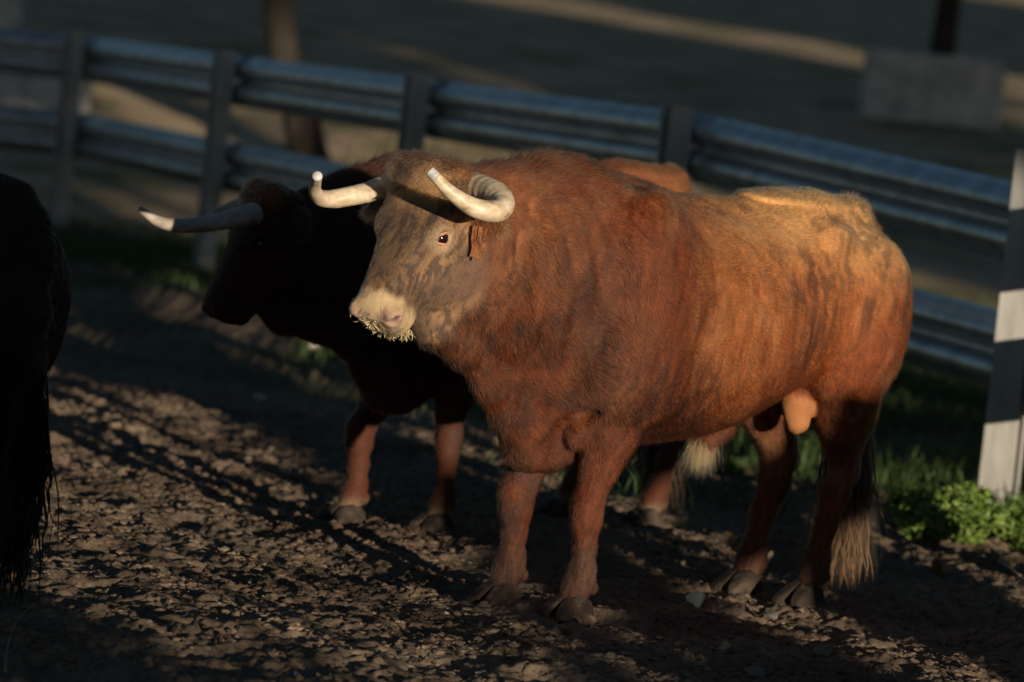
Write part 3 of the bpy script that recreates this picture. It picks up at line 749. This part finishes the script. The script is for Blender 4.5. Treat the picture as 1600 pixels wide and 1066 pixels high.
    def strands(nm, par, n, root_c, root_r, end_c, end_r, L0, L1, rad, cols, wav=.2, npts=9, sag=(0, 0, -1)):
        P = root_c+r.normal(0, 1, (n, 3))*root_r
        E_ = end_c+r.normal(0, 1, (n, 3))*end_r
        dd = unit_rows(E_-P); L = r.uniform(L0, L1, n)
        K = 14; k = r.integers(0, K, n); off = r.normal(0, .10, (K, 3)); dd = unit_rows(dd+off[k])
        c = np.array(cols)[r.integers(0, len(cols), K)][k]*r.uniform(.7, 1.3, (n, 1))
        return hair_obj(nm, P, dd, L, np.full(n, rad), np.clip(c, .003, .9), fur_mat, par, npts=npts, bend_dir=unit_rows(dd*.6+np.array(sag)*.7), wav=wav, seed=seed+9)
    te = np.array(tail[-1]); te2 = np.array(tail[-2])
    dark = coat is coat_black
    tc = [(.02, .013, .010), (.035, .022, .016)] if dark else [(.13, .06, .03), (.30, .19, .11), (.42, .30, .19), (.20, .10, .05)]
    sw = MB(); rs = np.random.default_rng(seed+77)
    L = te[2]/scale*0+te[2]
    tl_end = extras if isinstance(extras, (tuple, list)) else (0, 0)
    nl = 150
    for q in range(nl):                                     # matted locks of the switch
        a0 = rs.uniform(0, 2*pi); f = rs.uniform(0, 1)
        s0 = te2*(1-f)+te*f+np.array([cos(a0), sin(a0), 0])*.028*rs.uniform(.4, 1.2)
        ez = rs.uniform(.0, .16) if q % 3 else rs.uniform(.1, .4)
        e0 = np.array([te[0]+tl_end[0]+rs.normal(0, .050), te[1]+tl_end[1]+rs.normal(0, .036), ez+.015])
        k = 12; tt = np.linspace(0, 1, k)[:, None]
        pts = s0*(1-tt)+e0*tt+np.stack([np.cumsum(rs.normal(0, .008, k)), np.cumsum(rs.normal(0, .008, k)), np.zeros(k)], 1)+np.array([cos(a0), sin(a0), 0])*np.sin(tt*pi)*.035
        sw.tube(pts, np.interp(tt[:, 0], [0, .3, .8, 1], [.006, .006, .0045, .0012])*rs.uniform(.5, 1.2), 4)
    Vs = np.concatenate(sw.V)
    base = np.array([.007, .005, .004]) if dark else np.array([.045, .024, .015])
    tipc = np.array([.012, .008, .006]) if dark else np.array([.19, .115, .065])
    w = sstep(.50, .12, Vs[:, 2])[:, None]*(.5+.7*fbm(Vs*[30, 30, 8], 5, 3)[:, None])  # sunlight put into the colour: locks dark above, paler near the ground
    cs = base*(1-w)+tipc*w
    if coat is coat_red_black: cs = cs*.35; tipc = tipc*.35
    sw_o = sw.out("tail_switch", attr_mat("tail_locks", .8, .1, bmp=(160, .8, .004, (1, 1, .12))) if not dark else skin_mat, root, color=np.clip(cs, 0, 1))
    nS = 7000 if name == "red_bull" else 900
    f = r.random(nS)[:, None]; P = te2*(1-f)+te*f+r.normal(0, .016, (nS, 3))
    ii = r.integers(0, nl, nS); ends = np.array([t_[-3] for t_ in [v for v in sw.V]])
    dd = unit_rows(ends[ii]-P+r.normal(0, .02, (nS, 3))); Ln = np.linalg.norm(ends[ii]-P, axis=1)*r.uniform(.5, 1.03, nS)
    cc = (base*.8+tipc*.2)[None]*r.uniform(.4, 1.5, (nS, 1))
    hair_obj("loose_hair", P, dd, Ln, np.full(nS, hair_r*1.0), np.clip(cc, .003, .9), fur_mat, sw_o, npts=10, wav=.10, seed=seed+3)
    if not dark:
        n = 900; k = r.integers(0, 20, n); off = r.normal(0, .35, (20, 3)); xx = np.linspace(-.84, -1.0, 20)[k]+r.normal(0, .007, n)
        P = np.stack([xx, r.normal(0, .014, n), np.interp(xx, [-1.0, -.97, -.9, -.74], [1.27, 1.315, 1.37, 1.40])+warp], -1)
        dd = unit_rows(np.array([-.45, 0, .9])+off[k]+r.normal(0, .08, (n, 3)))
        hair_obj("tail_tuft", P, dd, r.uniform(.02, .06, n)*np.interp(xx, [-1, -.85, -.74], [1, 1, .4]), np.full(n, hair_r), np.array([.24, .10, .04])*(.4 if coat is coat_red_black else 1)*r.uniform(.6, 1.4, (n, 1)), fur_mat, body, npts=4, wav=.08, seed=seed+4)
        n = 1000; P = np.array([-.165, 0, .545])+r.normal(0, 1, (n, 3))*[.022, .016, .014]
        k = r.integers(0, 11, n); off = r.normal(0, .16, (11, 3))
        dd = unit_rows(np.array([.12, .0, -1.])+off[k]+(P-[-.165, 0, .545])*5)
        hair_obj("sheath_tassel", P, dd, r.uniform(.04, .115, n), np.full(n, hair_r), np.array([.34, .21, .09])*r.uniform(.55, 1.3, (n, 1)), fur_mat, body, npts=6, bend_dir=unit_rows(dd+[0.05, 0, -.3]), wav=.07, seed=seed+6)
    # --- hooves: two claws each
    for (fx, fy) in ((.645+dFL, .135), (.675+dFR, -.135), (-.645+dHL, .135), (-.645+dHR, -.135)):
        hf = Field((fx-.12, fy-.11, -.02), (fx+.16, fy+.11, .11), .004)
        for q in (-1, 1):
            c, s_ = cos(.10*q), sin(.10*q)
            st = [(-.068, 0, .02, .040, -.008, .024), (-.055, 0, .025, .060, -.008, .032), (-.01, 0, .028, .078, -.008, .036), (.03, 0, .024, .066, -.008, .035), (.065, 0, .016, .043, -.008, .030), (.092, 0, .010, .024, -.008, .020), (.100, 0, .008, .016, -.006, .012)]
            hf.loft(st, frame=(np.array([fx, fy+.0305*q, 0]), np.array([[c, -s_, 0], [s_, c, 0], [0, 0, 1.]])), k=.004, eu=5., ed=5.)
        Vh, Qh = hf.mesh(); Nh = vnormals(Vh, Qh)
        tz = np.clip(Vh[:, 2]/.08, 0, 1.2); Vh[:, 1] = fy+(Vh[:, 1]-fy)*(1.06-.38*tz); Vh[:, 0] = fx+(Vh[:, 0]-fx)*(1.03-.10*tz)
        Vh = Vh+Nh*((fbm(Vh*[14, 14, 90], 9, 2)-.5)*.004)[:, None]; Vh[:, 2] = np.maximum(Vh[:, 2], -.004)
        mesh_obj("hoof", Vh, Qh, hoof_mat, root)
    # --- head parts
    if head_on:
        for sg in (1, -1):
            c = hd(*(EYE*[1, sg, 1])); 
            us = np.linspace(0, pi, 17)[:, None]; vs = np.arange(24)[None]*2*pi/24
            S = np.stack([np.sin(us)*np.cos(vs), np.sin(us)*np.sin(vs), np.cos(us)+0*vs], -1)
            Vq = c+(S.reshape(-1, 3)*[.0245, .0230, .0245])@HA.T
            i = np.arange(16)[:, None]*24; j = np.arange(24)[None]
            Qe = np.stack([i+j, i+24+j, i+24+(j+1) % 24, i+(j+1) % 24], -1).reshape(-1, 4)
            ey = mesh_obj("eye", Vq, Qe, eye_mat, root)
            # lids: an almond ring
            lb = MB(); tt = np.linspace(0, 2*pi, 29)
            e1 = np.array([sin(hp), 0, cos(hp)])*cos(.18)+np.array([cos(hp), 0, -sin(hp)])*sin(.18); e2 = np.array([-e1[2], 0, e1[0]])
            ru, rv = .0275*np.cos(tt)+.004, np.where(np.sin(tt) > 0, .0175, .0175)*np.sin(tt)*(1-.15*np.cos(tt))
            ring = ru[:, None]*e1+rv[:, None]*e2; ring[:, 1] = sg*(np.sqrt(np.maximum(.0245**2-ru**2-rv**2, 0))*.8+.003)
            lb.tube(c+ring@HA.T, .0046, 8, cap=False)
            if coat is coat_chestnut: lb.out("eyelid", lid_mat, ey)
        # ears
        for sg in (1, -1):
            b0 = hd(.035, .105*sg, -.10)
            dirn = unit(HA@np.array([.32, .92*sg, -.26])); wv = unit(np.cross(dirn, HA[:, 0])*0+HA[:, 0]*1.0-dirn*(HA[:, 0]@dirn)); nv = np.cross(dirn, wv)
            eb = []
            us = np.linspace(0, 1, 13); vv = np.linspace(-1, 1, 9)
            for side in (0, 1):
                for u_ in us:
                    wd = .060*np.sin(pi*min(1, (.18+u_*.82)))**.7*(1.0 if u_ < .98 else .3)
                    for v_ in vv: eb.append(b0+dirn*(u_*.155)+wv*(v_*wd)+nv*((v_*v_)*.028*(1-u_*.5)+(.007 if side else 0)*(1-.8*v_*v_)))
            eb = np.array(eb); nu, nv_ = 13, 9; Qs = []
            for side in (0, 1):
                o_ = side*nu*nv_
                for i in range(nu-1):
                    for j in range(nv_-1):
                        f_ = [o_+i*nv_+j, o_+i*nv_+j+1, o_+(i+1)*nv_+j+1, o_+(i+1)*nv_+j]; Qs.append(f_ if side else f_[::-1])
            for i in range(nu-1):
                for j in (0, nv_-1): f_ = [i*nv_+j, (i+1)*nv_+j, nu*nv_+(i+1)*nv_+j, nu*nv_+i*nv_+j]; Qs.append(f_)
            for j in range(nv_-1):
                for i in (0, nu-1): f_ = [i*nv_+j, i*nv_+j+1, nu*nv_+i*nv_+j+1, nu*nv_+i*nv_+j]; Qs.append(f_)
            ce = np.tile(np.array([.10, .04, .02]) if not dark else np.array([.02, .014, .01]), (len(eb), 1))
            ear = mesh_obj("ear", eb, np.array(Qs), skin_mat, root, color=ce)
            ne = 2600; q_ = r.integers(0, nu*nv_, ne)+nu*nv_*r.integers(0, 2, ne); Pe = eb[q_]+r.normal(0, .004, (ne, 3))
            tipw = np.clip(((Pe-b0)@dirn)/.155, 0, 1)
            if coat is coat_chestnut:
                cl = lerp3(np.tile(np.array([.20, .075, .035]), (ne, 1)), [.36, .18, .07], sstep(.78, .98, tipw)*(sg > 0))
            else: cl = np.tile(np.array([.05, .02, .012]), (ne, 1))
            hair_obj("ear_fringe", Pe, unit_rows(dirn*.8+r.normal(0, .4, (ne, 3))+np.array([0, 0, -.3])), r.uniform(.018, .042, ne), np.full(ne, hair_r), cl*r.uniform(.6, 1.3, (ne, 1)), fur_mat, ear, npts=4, wav=.1, seed=seed+8)
            if coat is coat_chestnut and sg == 1:           # torn strips of the slit ear
                tb = MB(); o0 = hd(.105, .185, -.105)
                for (dx, w_, ln) in ((-.014, .015, .095), (.006, .012, .105), (.024, .010, .080)):
                    p0 = o0+np.array([0, 0, 0])+lh*dx
                    pts = np.array([p0, p0+[.002, .0, -ln*.4], p0+[0, .004, -ln*.75], p0+np.array([.004, .002, -ln])])
                    pts = spline(pts, 9); L_, R_ = pts-lh*w_/2, pts+lh*w_/2; fo = fh*.003
                    n_ = len(pts); VV = np.concatenate([L_, R_, R_-fo, L_-fo]); QQ = []
                    for i in range(n_-1):
                        for s1, s2 in ((0, 1), (1, 2), (2, 3), (3, 0)): QQ.append([s1*n_+i, s2*n_+i, s2*n_+i+1, s1*n_+i+1])
                    QQ.append([0, 3*n_, 2*n_, n_]); QQ.append([n_-1, 2*n_-1, 3*n_-1, 4*n_-1])
                    tb.add(VV, QQ)
                tb.out("ear_strip", noisy("ear_strip", [(.35, (.12, .035, .015)), (.65, (.42, .17, .06))], 60), ear, smooth=False)
        for (pts, nm, capn) in horns:
            # pts world: x, y, z, r -> local
            pts = np.array(pts, float); q = pts[:, :3].copy()
            ang = heading; dx = q[:, 0]-loc[0]; dy = q[:, 1]-loc[1]
            q[:, 0] = (cos(ang)*dx+sin(ang)*dy)/scale; q[:, 1] = (-sin(ang)*dx+cos(ang)*dy)/scale; q[:, 2] /= scale
            S = spline(np.column_stack([q, pts[:, 3]/scale]), 90)
            mb = MB(); k = 28
            rr = S[:, 3]*(1+.040*np.sin(np.arange(90)*1.55)*np.linspace(1, 0, 90)**3+.05*(vnoise(S[:, :3]*40, 3)-.5))
            mb.tube(S[:-capn, :3] if capn else S[:, :3], rr[:-capn] if capn else rr, k)
            ho = mb.out("horn", horn_mat if nm == 'pale' else horn_dark, root)
            if capn:
                cb = MB(); cb.tube(S[-capn-1:, :3], rr[-capn-1:]*1.04, k); cb.out("horn_tip", tip_mat, ho)
    return root, HA, poll, hd

def unit_rows(v): return v/(np.linalg.norm(v, axis=1)[:, None]+1e-9)

def horn_material(name, stops):
    m, t, b = newmat(name)
    n = noise_node(t, 13, 8, .68, stretch=(1, 1, 2)); r = ramp(t, n.outputs[0], stops)
    t.links.new(r.outputs[0], b.inputs["Base Color"]); b.inputs["Roughness"].default_value = .42; b.inputs["Specular IOR Level"].default_value = .4
    n2 = noise_node(t, 90, 5, .6); bump(t, b, n2.outputs[0], .35, .003); return m
horn_mat = horn_material("horn", [(.30, (.17, .115, .07)), (.42, (.42, .32, .21)), (.6, (.62, .51, .37)), (.8, (.72, .64, .52))])
horn_dark = horn_material("horn_grey", [(.30, (.12, .10, .08)), (.45, (.27, .23, .19)), (.7, (.45, .40, .34))])
tip_mat = horn_material("horn_tip", [(.4, (.34, .33, .32)), (.6, (.52, .51, .50))])

def px(x, y, dd):
    """point seen at photo pixel (x, y) at distance dd along the ground"""
    d = D0*6500+RC*(x-800)-UC*(y-533)
    return CAM_LOC+d*(dd/d[1])
def hpts(L): return [(*px(a, b, c), r_) for a, b, c, r_ in L]

G1 = None
HL1 = hpts([(728, 290, 12.88, .046), (738, 292, 12.86, .045), (757, 297, 12.80, .043), (774, 304, 12.74, .041), (785, 316, 12.68, .038), (781, 328, 12.62, .035), (764, 330, 12.58, .033),
            (740, 324, 12.56, .029), (715, 309, 12.54, .0235), (695, 292, 12.53, .0195), (681, 277, 12.52, .0165), (671, 267, 12.52, .0150)])
HR1 = hpts([(622, 284, 12.96, .040), (605, 290, 12.97, .038), (580, 299, 12.98, .034), (550, 306, 12.98, .031), (520, 311, 12.96, .029), (500, 309, 12.90, .025), (492, 298, 12.82, .020), (494, 285, 12.75, .0165), (496, 275, 12.70, .0150)])
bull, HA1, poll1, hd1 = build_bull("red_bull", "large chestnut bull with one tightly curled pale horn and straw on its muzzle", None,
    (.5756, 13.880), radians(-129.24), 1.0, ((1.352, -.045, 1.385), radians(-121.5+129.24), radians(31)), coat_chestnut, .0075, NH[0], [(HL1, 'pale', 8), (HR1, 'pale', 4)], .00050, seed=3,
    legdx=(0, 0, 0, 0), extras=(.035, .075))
HB2 = hpts([(398, 334, 14.75, .040), (380, 338, 14.70, .038), (345, 346, 14.60, .032), (305, 352, 14.50, .027), (270, 352, 14.42, .024), (245, 345, 14.36, .019), (228, 334, 14.33, .014), (217, 326, 14.32, .011)])
HB2b = hpts([(392, 318, 14.98, .036), (375, 322, 15.05, .030), (345, 332, 15.06, .022), (318, 344, 15.0, .012)])
o2 = np.array([.02, 15.77]); h2 = radians(-131.0); s2 = .93
pw = px(402, 300, 14.86); dx, dy = pw[0]-o2[0], pw[1]-o2[1]
pl2 = ((cos(h2)*dx+sin(h2)*dy)/s2, (-sin(h2)*dx+cos(h2)*dy)/s2, pw[2]/s2)
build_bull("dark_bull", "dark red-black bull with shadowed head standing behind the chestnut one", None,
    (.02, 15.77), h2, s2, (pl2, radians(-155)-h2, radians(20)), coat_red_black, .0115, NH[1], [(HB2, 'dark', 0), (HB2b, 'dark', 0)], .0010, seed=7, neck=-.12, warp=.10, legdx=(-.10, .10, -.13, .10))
build_bull("black_bull", "black bull seen from behind at the left edge, ragged tail reaching the mud", None,
    (-2.12, 12.55), radians(143), .90, ((1.35, 0, 1.35), 0.0, radians(30)), coat_black, .013, NH[2], [], .0010, seed=15, head_on=True, extras=(.0, .0))

# ------------------------------------------------------------------ loose soil, stones
def gp(x, y):
    d = D0*6500+RC*(x-800)-UC*(y-533); t = -CAM_LOC[2]/d[2]; P = CAM_LOC+d*t
    for _ in range(4):
        z = gz(P[0], P[1]); P = CAM_LOC+d*((z-CAM_LOC[2])/d[2])
    return P
def ico(sub):
    import bmesh
    bm = bmesh.new(); bmesh.ops.create_icosphere(bm, subdivisions=sub, radius=1.0)
    V = np.array([v.co[:] for v in bm.verts]); T = np.array([[v.index for v in f.verts] for f in bm.faces]); bm.free(); return V, T
IV, IT = ico(1); IV2, IT2 = ico(3)
def scatter_clods(name, n, smin, smax, mat, seed, xr, yr, flat=.5):
    r = np.random.default_rng(seed)
    x = r.uniform(*xr, n*3); y = r.uniform(*yr, n*3)
    keep = (np.abs(x) < .135*y+.3) & (r.random(n*3) < sstep(.40, .60, fbm(np.stack([x, y, 0*x], -1)*2.2, seed, 3))*.9+.1)
    x, y = x[keep][:n], y[keep][:n]; n = len(x)
    s_ = smin*(smax/smin)**(r.random(n)**3.0)
    P0 = np.stack([x, y, np.zeros(n)], -1); z = ghigh(P0)-.012+zterrain(x, y)
    nv = len(IV); sc = np.stack([r.uniform(.7, 1.4, n), r.uniform(.6, 1.1, n), flat*r.uniform(.6, 1.2, n)], -1)
    V = IV[None]*(1+r.uniform(-.28, .28, (n, nv, 1)))*sc[:, None]*s_[:, None, None]
    a = r.uniform(0, 2*pi, n); c, s2_ = np.cos(a)[:, None], np.sin(a)[:, None]
    X = V[..., 0]*c-V[..., 1]*s2_; Y = V[..., 0]*s2_+V[..., 1]*c
    V = np.stack([X+x[:, None], Y+y[:, None], V[..., 2]+(z+s_*.05)[:, None]], -1).reshape(-1, 3)
    T = (IT[None]+np.arange(n)[:, None, None]*nv).reshape(-1, 3)
    return mesh_obj(name, V, T, mat, None, smooth=False)
clod_m = noisy("clod_soil", [(.3, (.085, .060, .045)), (.5, (.16, .118, .088)), (.72, (.25, .19, .14))], 9, rough=.95, bmp=(140, .8, .004), spec=.1)
tag(scatter_clods("soil_clods", 48000, .004, .021, earth, 21, (-2.6, 2.9), (11.2, 19.5)), "loose crumbs and clods of dry soil strewn over the pen", "soil", kind="stuff")
stone_m = noisy("pale_stone", [(.3, (.55, .49, .41)), (.6, (.84, .77, .66)), (.8, (.92, .87, .78))], 12, rough=.7, bmp=(50, .5, .004))
grey_m = noisy("grey_stone", [(.3, (.10, .088, .075)), (.6, (.17, .15, .13)), (.8, (.25, .22, .19))], 12, rough=.85, bmp=(50, .6, .004))
tan_m = noisy("tan_stone", [(.3, (.30, .22, .14)), (.6, (.48, .38, .26)), (.8, (.55, .45, .32))], 12, rough=.85, bmp=(50, .6, .004))
brick_m = noisy("ochre_stone", [(.42, (.12, .06, .035)), (.55, (.36, .17, .07)), (.7, (.34, .26, .19))], 7, rough=.85, bmp=(50, .6, .004))
def stone(label, x, y, sx_, sy_, sz_, mat, seed, name="stone"):
    r = np.random.default_rng(seed); P = gp(x, y); V = IV2.copy()
    for k in range(11):                                      # cut facets
        n = unit(r.normal(0, 1, 3)); h = r.uniform(.42, .8); d = V@n; V = V-n*np.maximum(d-h, 0)[:, None]*.92
    V = V*(1+.45*(fbm(V*1.3+seed, seed, 3)[:, None]-.5)); V = V*[sx_, sy_, sz_]
    o = mesh_obj(name, V, IT2, mat, None, smooth=False); o.location = (P[0], P[1], P[2]+sz_*.45); o.rotation_euler = (r.uniform(-.5, .5), r.uniform(-.5, .5), r.uniform(0, 3)); o.name = name
    tag(o, label, "stone"); return o
stone("white angular stone on the soil between the bull's front and hind legs", 1087, 946, .050, .036, .040, stone_m, 4)
stone("flat light grey stone just ahead of the bull's hind hooves", 1205, 962, .040, .030, .018, grey_m, 2)
stone("flat white chip of stone left of the chestnut bull's front hooves", 706, 968, .036, .024, .014, stone_m, 3)
stone("sunlit yellowish stone on the striped soil below the dark bull's head", 388, 722, .040, .034, .022, tan_m, 8)
stone("small pinkish grey stone near the bottom edge below the white stone", 1131, 1018, .028, .022, .022, tan_m, 5)
stone("grey lumpy stone near the bottom edge under the hind hooves", 1288, 1026, .036, .030, .034, grey_m, 6)
stone("dark grey stone cut by the bottom edge of the photo", 1175, 1060, .044, .036, .032, grey_m, 7)
stone("ochre and grey stone on the lit soil right of the tail", 1468, 896, .062, .040, .036, brick_m, 9)
stone("small grey lump of stone below the ochre one", 1465, 945, .034, .030, .026, grey_m, 10)
stone("tiny grey stone right of the lumpy one near the bottom edge", 1386, 1024, .016, .013, .012, grey_m, 11)
stone("pale brown stone standing between the bull's hind hooves", 1198, 878, .026, .022, .034, tan_m, 12)
stone("tan flat stone right of the small white chip, in half shade", 770, 988, .034, .014, .010, tan_m, 13)
stone("small white pebble at the bottom edge left of centre", 463, 1056, .012, .010, .010, stone_m, 14)
stone("dim white stone in the grass under the dark bull's throat", 488, 543, .060, .045, .040, stone_m, 15)
stone("pale stone at the lit soil edge behind the leafy weed", 405, 622, .055, .040, .022, tan_m, 16)
# ------------------------------------------------------------------ plants
weed_m, _t, _b = newmat("weed_leaf"); _n = noise_node(_t, 14, 4); _r = ramp(_t, _n.outputs[0], [(.35, (.10, .17, .03)), (.6, (.19, .28, .055)), (.8, (.30, .36, .09))]); _t.links.new(_r.outputs[0], _b.inputs["Base Color"]); _b.inputs["Roughness"].default_value = .55
_tr = _t.nodes.new("ShaderNodeBsdfTranslucent"); _t.links.new(_r.outputs[0], _tr.inputs[0]); _mx = _t.nodes.new("ShaderNodeMixShader"); _mx.inputs[0].default_value = .3
_t.links.new(_b.outputs[0], _mx.inputs[1]); _t.links.new(_tr.outputs[0], _mx.inputs[2]); _t.links.new(_mx.outputs[0], _t.nodes["Material Output"].inputs[0])
def weed(label, x, y, R, Hh, nst, seed, lsz=.016):
    r = np.random.default_rng(seed); P = gp(x, y); t = empty("leafy_weed", tuple(P)); lsz = lsz*1.1; tag(t, label, "weed", "green weeds at the foot of the right post")
    st = MB(); L = []
    for k in range(nst):
        a = r.uniform(0, 2*pi); q = r.random()**.6; e = np.array([cos(a)*R*q, sin(a)*R*q, Hh*(1-.45*q*q)*r.uniform(.6, 1.05)]); m_ = e*[.45, .45, .6]
        sp = spline(np.array([[0, 0, -.02], m_, e]), 9); st.tube(sp, np.linspace(.0035, .0012, 9), 4)
        for i in range(2, 9):
            for _ in range(4): L.append((sp[i]+r.normal(0, .008, 3), unit(r.normal(0, 1, 3)*[1, 1, .6]+[0, 0, .35]+(sp[i]*[1, 1, 0])*3)))
    st.out("stem", weed_m, t)
    C0 = np.array([l[0] for l in L]); D_ = np.array([l[1] for l in L]); n = len(C0); S_ = unit_rows(np.cross(D_, r.normal(0, 1, (n, 3)))); Nn = np.cross(D_, S_); s_ = lsz*r.uniform(.6, 1.3, (n, 1))
    V = np.stack([C0, C0+D_*s_*.9+S_*s_*.55+Nn*s_*.25, C0+D_*s_*2.0, C0+D_*s_*.9-S_*s_*.55+Nn*s_*.25], 1).reshape(-1, 3)
    i = np.arange(n)[:, None]*4; T = np.concatenate([i+[[0, 1, 2]], i+[[0, 2, 3]]])
    mesh_obj("leaf", V, T, weed_m, t, smooth=False); return t
weed("large bright green leafy weed in front of the right steel post", 1508, 856, .19, .25, 100, 1)
weed("bright green weed at the right edge of the photo beside the post", 1592, 858, .16, .20, 70, 2)
weed("low bright weed on the tail side of the large leafy one", 1448, 853, .12, .15, 45, 5)
weed("smaller shaded weed between the tail and the bright weeds", 1432, 836, .14, .20, 45, 3, .013)
grass_m = noisy("grass_blade", [(.3, (.022, .045, .010)), (.6, (.045, .08, .018)), (.8, (.10, .13, .035))], 8, rough=.6)
def grass(n, seed):
    r = np.random.default_rng(seed); m = n*8; y = r.uniform(15.5, 36, m); x = r.uniform(-.17, .17, m)*y
    dist = (x-2.27)*.931+(y-18.5)*.365                              # signed distance from the fence line
    f = fbm(np.stack([x, y, 0*x], -1)*.8, 71, 3)
    pr_ = sstep(-2.6, -.2, dist)*sstep(.42, .62, f+.10*sstep(-1.2, 0, dist)); k = r.random(m) < pr_; x, y = x[k][:n], y[k][:n]; n = len(x)
    P = np.stack([x, y, ghigh(np.stack([x, y, 0*x], -1))-.02+zterrain(x, y)], -1)
    h_ = r.uniform(.03, .11, n)[:, None]; a = r.uniform(0, 2*pi, n); sd = np.stack([np.cos(a), np.sin(a), 0*a], -1); ln = np.stack([r.normal(0, .5, n), r.normal(0, .5, n), np.ones(n)], -1); w = .0035*(1+h_*4)
    up = h_*unit_rows(ln*[.6, .6, 1]); tip = h_*unit_rows(ln*[1.5, 1.5, 1])*1.7
    V = np.stack([P-sd*w, P+sd*w, P+up+sd*w*.8, P+up-sd*w*.8, P+tip], 1).reshape(-1, 3); i = np.arange(n)[:, None]*5
    return mesh_obj("grass", V, [i+[[0, 1, 2, 3]], i+[[3, 2, 4]]], grass_m, None, smooth=False)
tag(grass(30000, 5), "short dark green grass along the foot of the fence", "grass", kind="stuff")
def tuft(label, x, y, n, R, Hh, seed):
    r = np.random.default_rng(seed); P = gp(x, y); mb = MB()
    for k in range(n):
        a = r.uniform(0, 2*pi); o = np.array([cos(a), sin(a), 0])*R*.3*r.random(); e = np.array([cos(a)*R*r.uniform(.4, 1.4), sin(a)*R*r.uniform(.4, 1.4), Hh*r.uniform(.5, 1)])
        sp = spline(np.array([o-[0, 0, .02], o+(e-o)*[.35, .35, .75], e]), 7); sd = np.array([-sin(a), cos(a), 0]); w = np.linspace(.004, .0006, 7)[:, None]
        V = np.concatenate([sp-sd*w, sp+[0, 0, .001], sp+sd*w]); Q = [[c*7+i, (c+1)*7+i, (c+1)*7+i+1, c*7+i+1] for c in (0, 1) for i in range(6)]
        mb.add(V, Q)
    o = mb.out("grass_tuft", grass_m, None, smooth=False); o.location = tuple(P); tag(o, label, "grass tuft"); return o
tuft("tuft of long grass blades left of the bright weeds", 1405, 800, 60, .14, .24, 3)
tuft("dark tuft of grass seen between the chestnut bull's hind legs", 1245, 745, 60, .16, .26, 4)
tuft("dark tuft of grass behind the pale tassel under the belly", 1150, 740, 50, .16, .22, 6)
# ------------------------------------------------------------------ twigs and straw
twig_m = noisy("dry_twig", [(.3, (.22, .17, .11)), (.7, (.42, .34, .23))], 20, rough=.8)
def twig(label, pts, rad, hh=.0):
    P = np.array([gp(a, b)+[0, 0, c] for a, b, c in pts]); mb = MB(); o_ = P[0].copy(); mb.tube(spline(P-o_, 20), np.linspace(rad, rad*.4, 20), 6)
    o = mb.out("twig", twig_m); o.location = tuple(o_); tag(o, label, "twig")
twig("thin pale curved twig at the bottom left corner", [(6, 1066, .03), (10, 1030, .035), (26, 985, .03), (60, 948, .02)], .0018)
twig("bent dry stick lying on the soil at the right edge", [(1560, 885, .02), (1580, 902, .03), (1598, 914, .02), (1625, 925, .02)], .006)
def straw():
    r = np.random.default_rng(4); mb = MB()
    def W(p): 
        c, s_ = cos(radians(-129.24)), sin(radians(-129.24)); return np.array([.5756+c*p[0]-s_*p[1], 13.880+s_*p[0]+c*p[1], p[2]])
    def bit(p, d, L, w):
        d = unit(d); m_ = p+d*L/2+r.normal(0, .1, 3)*L; mb.tube(np.array([W(p), W(m_), W(p+d*L)]), [w, w, w*.7], 5)
    for k in range(150):                                     # along the lower lip
        u = r.uniform(-1, 1); ang = u*1.3
        p = hd1(.452+.030*cos(ang)*r.uniform(.5, 1.05), .062*sin(ang), -.172+r.normal(0, .006))
        bit(p, np.array([0, 0, -1.])+r.normal(0, .45, 3), r.uniform(.006, .030), r.uniform(.0005, .0013))
    for k in range(120):                                     # stuck round the far nostril and upper lip
        p = hd1(.500+r.normal(0, .008), -.020+r.normal(0, .020), -.070+r.normal(0, .028))
        bit(p, HA1@np.array([.5, r.normal(), r.normal()]), r.uniform(.006, .024), r.uniform(.0007, .0018))
    o = mb.out("straw", noisy("straw", [(.3, (.34, .27, .15)), (.7, (.62, .52, .33))], 90, rough=.7)); tag(o, "bits of pale straw stuck to the chestnut bull's lips", "straw", kind="stuff")
straw()
